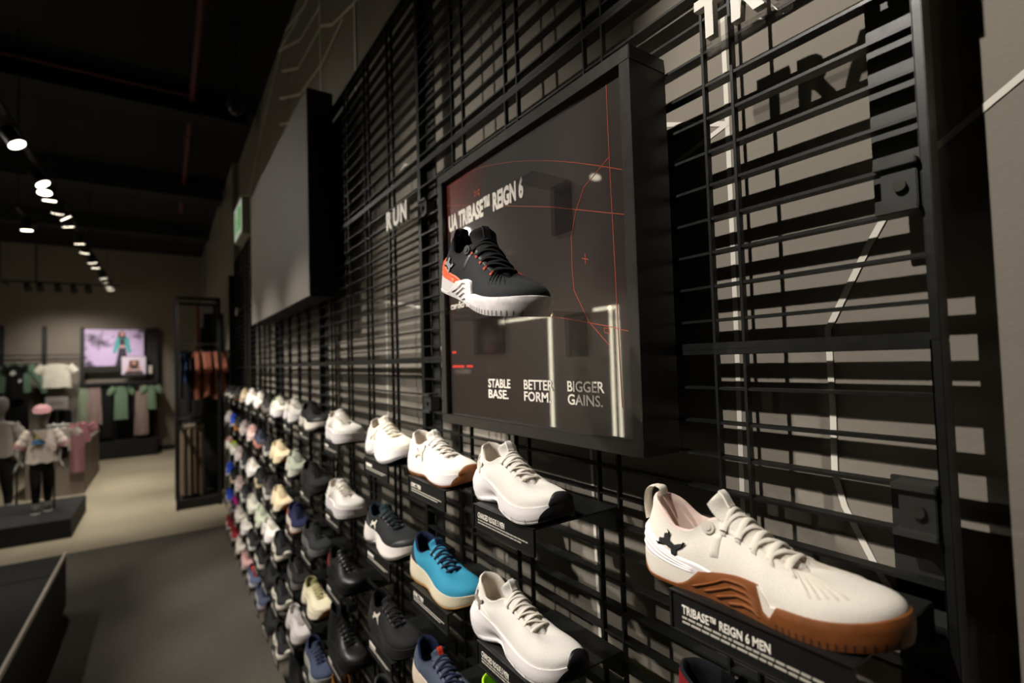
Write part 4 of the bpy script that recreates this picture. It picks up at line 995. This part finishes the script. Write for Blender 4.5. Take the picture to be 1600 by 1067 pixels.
t = thing('sign_card', 'pale grey sign card on a dark hanging unit', 'sign', (-2.31, 12.5, 1.02))
MB().box((-.16, -.005, 0), (.16, .005, .23)).build('card', mat('#8f8a86', .6), t)
MB().box((-.11, -.007, .09), (.1, -.0052, .11)).box((-.1, -.007, .13), (.07, -.0052, .145)).build('print', mat('#6d5c5e', .6), t)
MB().box((-.012, .0055, -1.02), (.012, .03, .2)).build('stand', bm_, t)
pants('trousers', 'black trousers under the grey sign card', 'trousers', (-2.28, 12.66, .98), .34, .6, '#151515', 1.05, seed=29)

# ------------------------------------------------------------------ figures
def skin(name, nodes, edges, m, parent, sub=2, root=0):
    names = list(nodes); me = bpy.data.meshes.new(name)
    me.from_pydata([nodes[k][0] for k in names], [(names.index(a), names.index(b)) for a, b in edges], [])
    ob = bpy.data.objects.new(name, me); COL.objects.link(ob)
    md = ob.modifiers.new('skin', 'SKIN'); md.use_smooth_shade = True; md.branch_smoothing = .6
    for i, k in enumerate(names):
        sv = me.skin_vertices[0].data[i]; r = nodes[k][1]
        sv.radius = r if isinstance(r, tuple) else (r, r); sv.use_root = i == root
    s2 = ob.modifiers.new('sub', 'SUBSURF'); s2.levels = s2.render_levels = sub
    dg = bpy.context.evaluated_depsgraph_get(); dg.update()
    new = bpy.data.meshes.new_from_object(ob.evaluated_get(dg)); bpy.data.objects.remove(ob); bpy.data.meshes.remove(me)
    new.materials.append(m)
    for p in new.polygons: p.use_smooth = True
    return link(name, new, parent)
grey_skin = mat('#77746e', .55, 'leather')
def child(label, loc, rz, step=.05):
    """child mannequin 1.15 m tall, facing -Y"""
    t = thing('child_mannequin', label, 'mannequin', loc, rz)
    n = {'pel': ((0, .0, .55), (.085, .065)), 'wst': ((0, 0, .66), (.080, .06)), 'chs': ((0, 0, .78), (.092, .065)), 'sho': ((0, .005, .86), (.07, .05)), 'nek': ((0, .0, .91), .033), 'nk2': ((0, -.005, .945), .034),
         'jaw': ((0, -.015, .985), (.055, .062)), 'fac': ((0, -.012, 1.04), (.078, .085)), 'crn': ((0, .0, 1.105), (.074, .082)), 'top': ((0, 0, 1.14), .045)}
    e = [('pel', 'wst'), ('wst', 'chs'), ('chs', 'sho'), ('sho', 'nek'), ('nek', 'nk2'), ('nk2', 'jaw'), ('jaw', 'fac'), ('fac', 'crn'), ('crn', 'top')]
    for s, sd in ((-1, 'L'), (1, 'R')):
        hx = .20 if s < 0 else .16
        n.update({sd+'s': ((s*.105, .005, .86), .038), sd+'e': ((s*.150, .02, .70), .027), sd+'w': ((s*(hx-.025), -.03 if s > 0 else 0, .55), .018), sd+'h': ((s*hx, -.045 if s > 0 else -.015, .505), (.024, .012))})
        e += [('sho', sd+'s'), (sd+'s', sd+'e'), (sd+'e', sd+'w'), (sd+'w', sd+'h')]
        ox, oy = s*hx, -.045 if s > 0 else -.015
        for k, (dx, dy, l) in enumerate(((-.3, -.9, .034), (-.0, -.5, .040), (.2, -.1, .044), (.3, .3, .040), (.35, .7, .032))):
            b = (ox+s*.004, oy+dy*.018, .495+(.012 if k == 0 else 0)); m1 = (b[0]+s*.012*(1 if k else -.2), b[1]+dy*.010-(.01 if k == 0 else 0), b[2]-l*.55); m2 = (m1[0]+s*.004, m1[1]-.003, m1[2]-l*.5)
            n.update({sd+'f%d' % k: (b, .007), sd+'g%d' % k: (m1, .0062), sd+'i%d' % k: (m2, .0045)}); e += [(sd+'h', sd+'f%d' % k), (sd+'f%d' % k, sd+'g%d' % k), (sd+'g%d' % k, sd+'i%d' % k)]
        fy = -.02 if s < 0 else step
        n.update({sd+'p': ((s*.052, 0, .50), .062), sd+'k': ((s*.048, fy-.02 if s > 0 else -.03, .29), .040), sd+'c': ((s*.048, fy+.02, .20), .036), sd+'a': ((s*.047, fy+.015, .055), .023), sd+'t': ((s*.05, fy-.06, .02), (.026, .018))})
        e += [('pel', sd+'p'), (sd+'p', sd+'k'), (sd+'k', sd+'c'), (sd+'c', sd+'a'), (sd+'a', sd+'t')]
    skin('body', n, e, grey_skin, t)
    # brow, nose and mouth relief of the faceless head
    f = MB(); f.tube([(0, -.092, 1.055), (0, -.101, 1.03), (0, -.094, 1.018)], [.006, .010, .004], 10); f.build('nose', grey_skin, t, smooth=70)
    f = MB(); f.tube([(-.02, -.078, .998), (0, -.083, .996), (.02, -.078, .998)], [.002, .005, .002], 8); f.build('mouth', grey_skin, t, smooth=70)
    lg = {'w': ((0, 0, .585), (.094, .074)), 'p': ((0, 0, .54), (.095, .076))}; le = [('w', 'p')]
    for s, sd in ((-1, 'L'), (1, 'R')):
        fy = -.02 if s < 0 else step
        lg.update({sd+'p': ((s*.054, 0, .48), .068), sd+'k': ((s*.048, fy-.02 if s > 0 else -.03, .29), .047), sd+'c': ((s*.048, fy+.02, .20), .043), sd+'a': ((s*.047, fy+.016, .085), .031)})
        le += [('p', sd+'p'), (sd+'p', sd+'k'), (sd+'k', sd+'c'), (sd+'c', sd+'a')]
    skin('leggings', lg, le, mat('#131313', .85, 'cloth'), t)
    for s in (-1, 1):
        fy = -.02 if s < 0 else step
        MB().tube([(s*.048, fy+.04, .03), (s*.049, fy-.01, .034), (s*.05, fy-.06, .028), (s*.05, fy-.095, .02)], [.022, .032, .034, .022], 14, .85).build('sneaker', mat('#2c2c2c', .7, 'knit'), t, smooth=70)
        MB().tube([(s*.048, fy+.045, .009), (s*.05, fy-.06, .009), (s*.05, fy-.1, .011)], [.030, .037, .022], 14, .26).build('sneaker_sole', mat('#d8d4cc', .6), t, smooth=70)
        MB().tube([(s*.0475, fy+.018, .05), (s*.0475, fy+.018, .10)], .033, 14).build('sock', mat('#8a8680', .9, 'cloth'), t)
    MB().tube([(.10, .10, 0), (.10, .10, .42), (.04, .05, .52)], .010, 10).build('stand_rod', lamp_black, t)
    return t
CH = child('grey child mannequin in white tee, pink cap and black leggings', (-1.765, 7.45, .19), math.radians(8))
teeM = mat('#cdbfb4', .9, 'cloth'); pinkM = mat('#ab8083', .9, 'cloth')
cloth(MB(), .205, .27, .37, .12, .17, 3, .006, .035, 31, z0=.905, neck=.05).build('tee_shirt', teeM, CH, smooth=70)
for s in (-1, 1):
    q = MB(); sleeve(q, (s*.085, .005, .865), (s*.165, .015, .715), .055, .062, .85, 33+s); q.build('sleeve', teeM, CH, smooth=70)
    q = MB(); q.tube([(s*.158, .014, .728), (s*.172, .016, .695)], .064, 18, .88, up=V((0, 1, 0))); q.build('cuff', pinkM, CH, smooth=70)
q = MB(); rings = []
for a in np.linspace(0, PI/2, 8): rings.append([(.083*math.cos(a)*math.cos(b), .092*math.cos(a)*math.sin(b)+.0, 1.085+.075*math.sin(a)) for b in np.linspace(0, 2*PI, 28, endpoint=False)])
q.loft(rings, True, True); q.build('cap', pinkM, CH, smooth=70)
q = MB(); top_ = [(.075*math.cos(b), -.045-.085*abs(math.sin(b))**.8, 1.083-.018*abs(math.sin(b))) for b in np.linspace(0, -PI, 15)]; q.prism(top_, (0, 0, .006)); q.build('cap_brim', pinkM, CH)
q = MB(); pts = [(-.085, -.045, .885), (-.05, -.085, .835), (.02, -.1, .765), (.09, -.095, .70), (.128, -.05, .655), (.135, .02, .63)]
q.tube(pts, .014, 10, .25, up=V((.5, 0, .8))); q.tube([(-.085, -.045, .885), (-.08, .03, .90), (-.02, .085, .82), (.1, .08, .68), (.135, .02, .63)], .014, 10, .25, up=V((.5, 0, .8))); q.build('shoulder_strap', lamp_black, CH)
q = MB(); q.tube([(.125, .03, .57), (.16, .03, .585), (.165, .03, .64), (.125, .03, .655)], [.05, .055, .055, .05], 14, .5, up=V((0, 1, 0))); q.build('bag', mat('#151515', .7, 'cloth'), CH, smooth=60)
for nm, col, pts in (('blue_print', '#3d6f9a', [(-.085, .745), (.02, .735), (.03, .765), (-.03, .80), (-.075, .785)]), ('yellow_print', '#b8a040', [(-.055, .79), (-.025, .80), (.0, .785), (-.02, .835), (-.05, .825)])):
    q = MB(); q.prism([(x, -.097+.0*abs(x), z) for x, z in pts], (0, -.004, 0)); q.build(nm, mat(col, .8), CH)
C2 = child('second child mannequin in a grey tee at the left edge', (-2.30, 8.5, .0), math.radians(-5)); C2.scale = (1.25,)*3
cloth(MB(), .205, .25, .34, .12, .16, 3, .006, .035, 41, z0=.905, neck=.05).build('tee_shirt', mat('#7f786e', .9, 'cloth'), C2, smooth=70)
for s in (-1, 1):
    q = MB(); sleeve(q, (s*.085, .005, .865), (s*.165, .015, .715), .055, .06, .85, 43+s); q.build('sleeve', mat('#7f786e', .9, 'cloth'), C2, smooth=70)
pf = MB().box((-3.4, 6.9, 0), (-1.46, 8.1, .19)); tag(pf.build('display_platform', mat('#0b0b0a', .75, 'plaster'), bevel=.004), 'low black platform under the mannequin with the pink cap', 'platform')
# table with clothes behind the mannequin
t = thing('display_table', 'pale box display table behind the child mannequin', 'table', (-1.9, 10.2, 0))
tw = mat('#6d6258', .6, 'plaster')
MB().box((-.3, -.93, .0), (.31, .95, .66)).build('cabinet', tw, t, bevel=.004)
MB().box((-.31, -.94, .661), (.32, .96, .70)).build('top', tw, t, bevel=.003)
def folded(label, cat, loc, w, d, h, col, seed):
    q = MB(); rnd = random.Random(seed); rings = []
    for k in range(7):
        v = k/6; s = math.sin(PI*(.15+.7*v))**.35
        rings.append([(w/2*s*(abs(math.cos(a))**.5)*(1 if math.cos(a) > 0 else -1)+.004*math.sin(3*a+seed), d/2*s*(abs(math.sin(a))**.5)*(1 if math.sin(a) > 0 else -1), h*v+.004*math.sin(4*a+k)) for a in np.linspace(0, 2*PI, 40, endpoint=False)])
    q.loft(rings); o = q.build('folded_garment', mat(col, .9, 'cloth'), smooth=70); o.location = loc; return tag(o, label, cat)
folded('dark green garment heaped on the display table', 'folded clothes', (-1.95, 10.0, .702), .40, .4, .22, '#363c33', 2)
pants('trousers', 'pale pink trousers hung on the front of the table', 'trousers', (-1.66, 9.2, .86), .15, .5, '#866063', 1.1, seed=51)
tee('tee_shirt', 'cream top draped over the table front', 'shirt', (-1.80, 9.215, .96), .22, .34, '#9d9488', .1, seed=53)
tee('tee_shirt', 'pink top standing on the table corner', 'shirt', (-1.62, 9.32, 1.0), .2, .29, '#8f6065', .1, seed=55, rz=.5)
t = thing('sandal_pair', 'pale sandals on the dark clothes behind the pink cap', 'sandals', (-1.95, 9.9, .925))
for s in (-1, 1):
    MB().tube([(s*.05-.08, -.02, .0), (s*.05, 0, .005), (s*.05+.08, .02, .0)], [.02, .03, .024], 12, .3).build('sole', mat('#b5b0a8', .6), t, smooth=60)
    MB().tube([(s*.05, -.03, .0), (s*.05, 0, .03), (s*.05, .03, .0)], .008, 8).build('strap', mat('#b5b0a8', .6), t, smooth=60)
# garment rack at the end of the shoe wall
t = thing('garment_rack', 'tall black frame rack at the far end of the shoe wall', 'clothes rack', (-.54, 7.32, 0))
for x in (0, .44):
    for y in (0, .62): MB().box((x-.02, y-.02, 0), (x+.02, y+.02, 2.57)).build('post', bm_, t)
for y in (0, .62): MB().box((.02, y-.02, 2.53), (.42, y+.02, 2.57)).build('top_bar', bm_, t)
for x in (0, .44): MB().box((x-.02, .02, 2.53), (x+.02, .60, 2.57)).build('top_bar', bm_, t)
MB().tube([(.02, .3, 2.0), (.42, .3, 2.0)], .012, 10).build('rail', bm_, t)
MB().tube([(.02, .3, 1.06), (.42, .3, 1.06)], .012, 10).build('rail', bm_, t)
for z in (2.0, 1.06):
    for x in (0, .44): MB().box((x-.015, .02, z-.015), (x+.015, .6, z+.015)).build('side_bar', bm_, t)
MB().box((.02, .0, .02), (.42, .62, .10)).build('base', bm_, t)
MB().box((.02, .615, .1), (.42, .635, 1.93)).build('back_panel', mat('#0c0c0c', .7), t)
RUST = ['#8a5342', '#905a48', '#824c3d', '#925d4a', '#875040']
for i in range(5):
    tee('rust_shirt', '%s rust coloured shirt from the left on the rack' % ORD[i], 'shirt', (-.33+.068*i, 7.60+.02*(i % 2), 1.925), .46, .62-.03*(i % 3), RUST[i], .20, PI/2+.05*math.sin(i*2), 'shirts on the rack', 60+i, thin=.95, slope=.07, folds=2)
for i, (x, col, lab, h) in enumerate(((-.50, '#1a1a1c', 'black shirt at the left end of the rack rail', .6), (-.455, '#26395c', 'navy blue shirt on the rack rail', .4), (-.41, '#171717', 'black shirt beside the rust shirts', .78))):
    tee('hanging_shirt', lab, 'shirt', (x, 7.6, 1.925), .36, h, col, .2, PI/2, 'shirts on the rack', 70+i, thin=.45, slope=.07, folds=2)
for i in range(4):
    pants('beige_trousers', '%s beige trousers from the left on the lower rail' % ORD[i], 'trousers', (-.475+.062*i, 7.60, .985), .30, .80+.012*(i % 2), ['#6f6353', '#766a59', '#695d4e', '#736655'][i], 1.1, PI/2+.03*math.sin(i*3+1), 'trousers on the rack', 80+i, d=.066, folds=2, amp=.004, dd=1.15)
t = thing('display_partition', 'tall black partition against the wall beside the rack', 'partition', (-.08, 8.15, 0))
MB().box((-.14, 0, 0), (.098, .04, 2.45)).build('panel', mat('#0c0c0c', .7), t)
MB().box((-.18, -.03, 0), (-.14, .05, 2.25)).build('post', bm_, t)
t = thing('end_post', 'black slotted end post closing the shoe grid', 'post', (-.0, 6.60, 0))
MB().box((-.05, 0, .02), (XW, .05, 2.75)).build('column', bm_, t)
MB().box((-.053, .01, .1), (-.0505, .04, 2.6)).build('slot_strip', mat('#050505', .8), t)
t = thing('hanging_banner', 'narrow white and red banner above the rust shirts', 'banner', (-.17, 8.3, 1.95))
MB().box((-.09, 0, 0), (.06, .012, .62)).build('white_part', mat('#9a9298', .8), t); MB().box((-.12, -.001, 0), (-.09, .013, .62)).build('red_part', mat('#8a1c20', .8), t)
MB().tube([(-.02, .006, .62), (-.02, .006, CEIL-1.95)], .004, 6).build('cord', lamp_black, t)
tag(MB().box((-.012, 6.25, 2.26), (-.0005, 6.34, 2.34)).build('price_card', mat('#d6cfc2', .6)), 'small white card on the far end of the grid', 'card')

# ------------------------------------------------------------------ opposite side of the shop, seen mirrored in the poster
LED = mat('#fff4d6', .4, emit=16)
def led_frame(label, segs, loc):
    t = thing('led_gate', label, 'light strip', loc)
    for lo, hi in segs: MB().box(lo, hi).build('light_strip', LED, t)
    return t
t = led_frame('pair of tall white light strips reflected in the poster', [((0, 0, .42), (.03, .03, 2.38)), ((0, .135, .42), (.03, .165, 2.44)), ((0, 0, 2.40), (.03, .5, 2.44))], (-5.0, 5.22, 0))
MB().box((-.10, -.25, 0), (-.002, .45, 2.6)).build('panel', mat('#24221f', .6), t)
t = led_frame('white light strip with top bar reflected near the shoe', [((0, 0, .46), (.03, .04, 2.46)), ((0, 0, 2.42), (.03, 1.5, 2.46))], (-5.0, 6.8, 0))
MB().box((-.10, -.2, 0), (-.002, 1.55, 2.6)).build('panel', mat('#35312c', .6), t)
t = thing('wall_emblem', 'pale interlocking emblem and lettering on the opposite panel', 'sign', (-4.99, 6.03, 0))
MB().box((-.11, -.35, 0), (-.011, .5, 2.6)).build('panel', mat('#2b2926', .6), t)
def facing_right(parent, me_or_mb): pass
q = MB()
for L_, R_ in ua_mark():
    for i in range(len(L_)-1): q.prism([(-.0105, a*.42, 1.62+b*.40) for a, b in (L_[i], L_[i+1], R_[i+1], R_[i])], (.012, 0, 0))
q.build('emblem', mat('#b9b6ac', .5), t)
me = text_data('UNDER ARMOUR', .62, .07, .01, .02); me.materials.append(mat('#b9b6ac', .5)); o = link('lettering', me, t)
o.matrix_local = Matrix.Translation((-.0105, -.30, 1.30)) @ Matrix(((0, 0, 1, 0), (1, 0, 0, 0), (0, 1, 0, 0), (0, 0, 0, 1)))
t = thing('cap_shelf', 'black shelving with caps and red boxes on the opposite side', 'shelving', (-5.1, 8.4, 0))
for z in (.5, .95, 1.40, 1.85): MB().box((-.3, 0, z-.02), (.05, 2.6, z)).build('shelf', bm_, t)
for y in (0, 1.3, 2.58): MB().box((-.3, y, 0), (.05, y+.03, 2.4)).build('post', bm_, t)
MB().box((-.33, 0, 0), (-.3, 2.6, 2.4)).build('back_panel', mat('#5a544b', .8), t)
for i in range(6):
    c = thing('cap', '%s white cap from the left on the opposite shelf' % ORD[i], 'cap', (-5.2, 9.95+.17*i, 1.40), 0, 'white caps'); q = MB()
    q.loft([[(.075*math.cos(a)*math.cos(b), .075*math.cos(a)*math.sin(b), .11*math.sin(a)) for b in np.linspace(0, 2*PI, 20, endpoint=False)] for a in np.linspace(0, PI/2, 6)]); q.build('crown', mat('#d8d2c8', .9, 'cloth'), c, smooth=60)
    MB().prism([(.05+.08*math.sin(b), -.07*math.cos(b), .002) for b in np.linspace(0, PI, 12)], (0, 0, .005)).build('brim', mat('#d8d2c8', .9, 'cloth'), c)
k = 0
for z in (.95, 1.40, 1.85):
    for i in range(3):
        b = thing('shoe_box', 'red box, %s of its stack, on the %s opposite shelf' % (ORD[i], {.95: 'lower', 1.4: 'middle', 1.85: 'upper'}[z]), 'box', (-5.2, 8.56+.22*i, z), 0, 'red boxes'); k += 1
        MB().box((-.1, -.09, 0), (.1, .09, .2)).build('carton', mat('#8a2420', .6), b, bevel=.003); MB().box((.1002, -.05, .06), (.102, .05, .14)).build('label_patch', mat('#c9beb4', .6), b)
for i, (x, y, aim) in enumerate(((-3.6, 6.0, (-5, 6.2, 1.4)), (-3.6, 9.6, (-5.2, 9.7, 1.3)))):
    spot(x, y, 3.3, aim, (70, 260)[i], 60, .8, .03, '%s lamp lighting the opposite side of the shop' % ('nearer', 'farther')[i], CEIL-3.3)
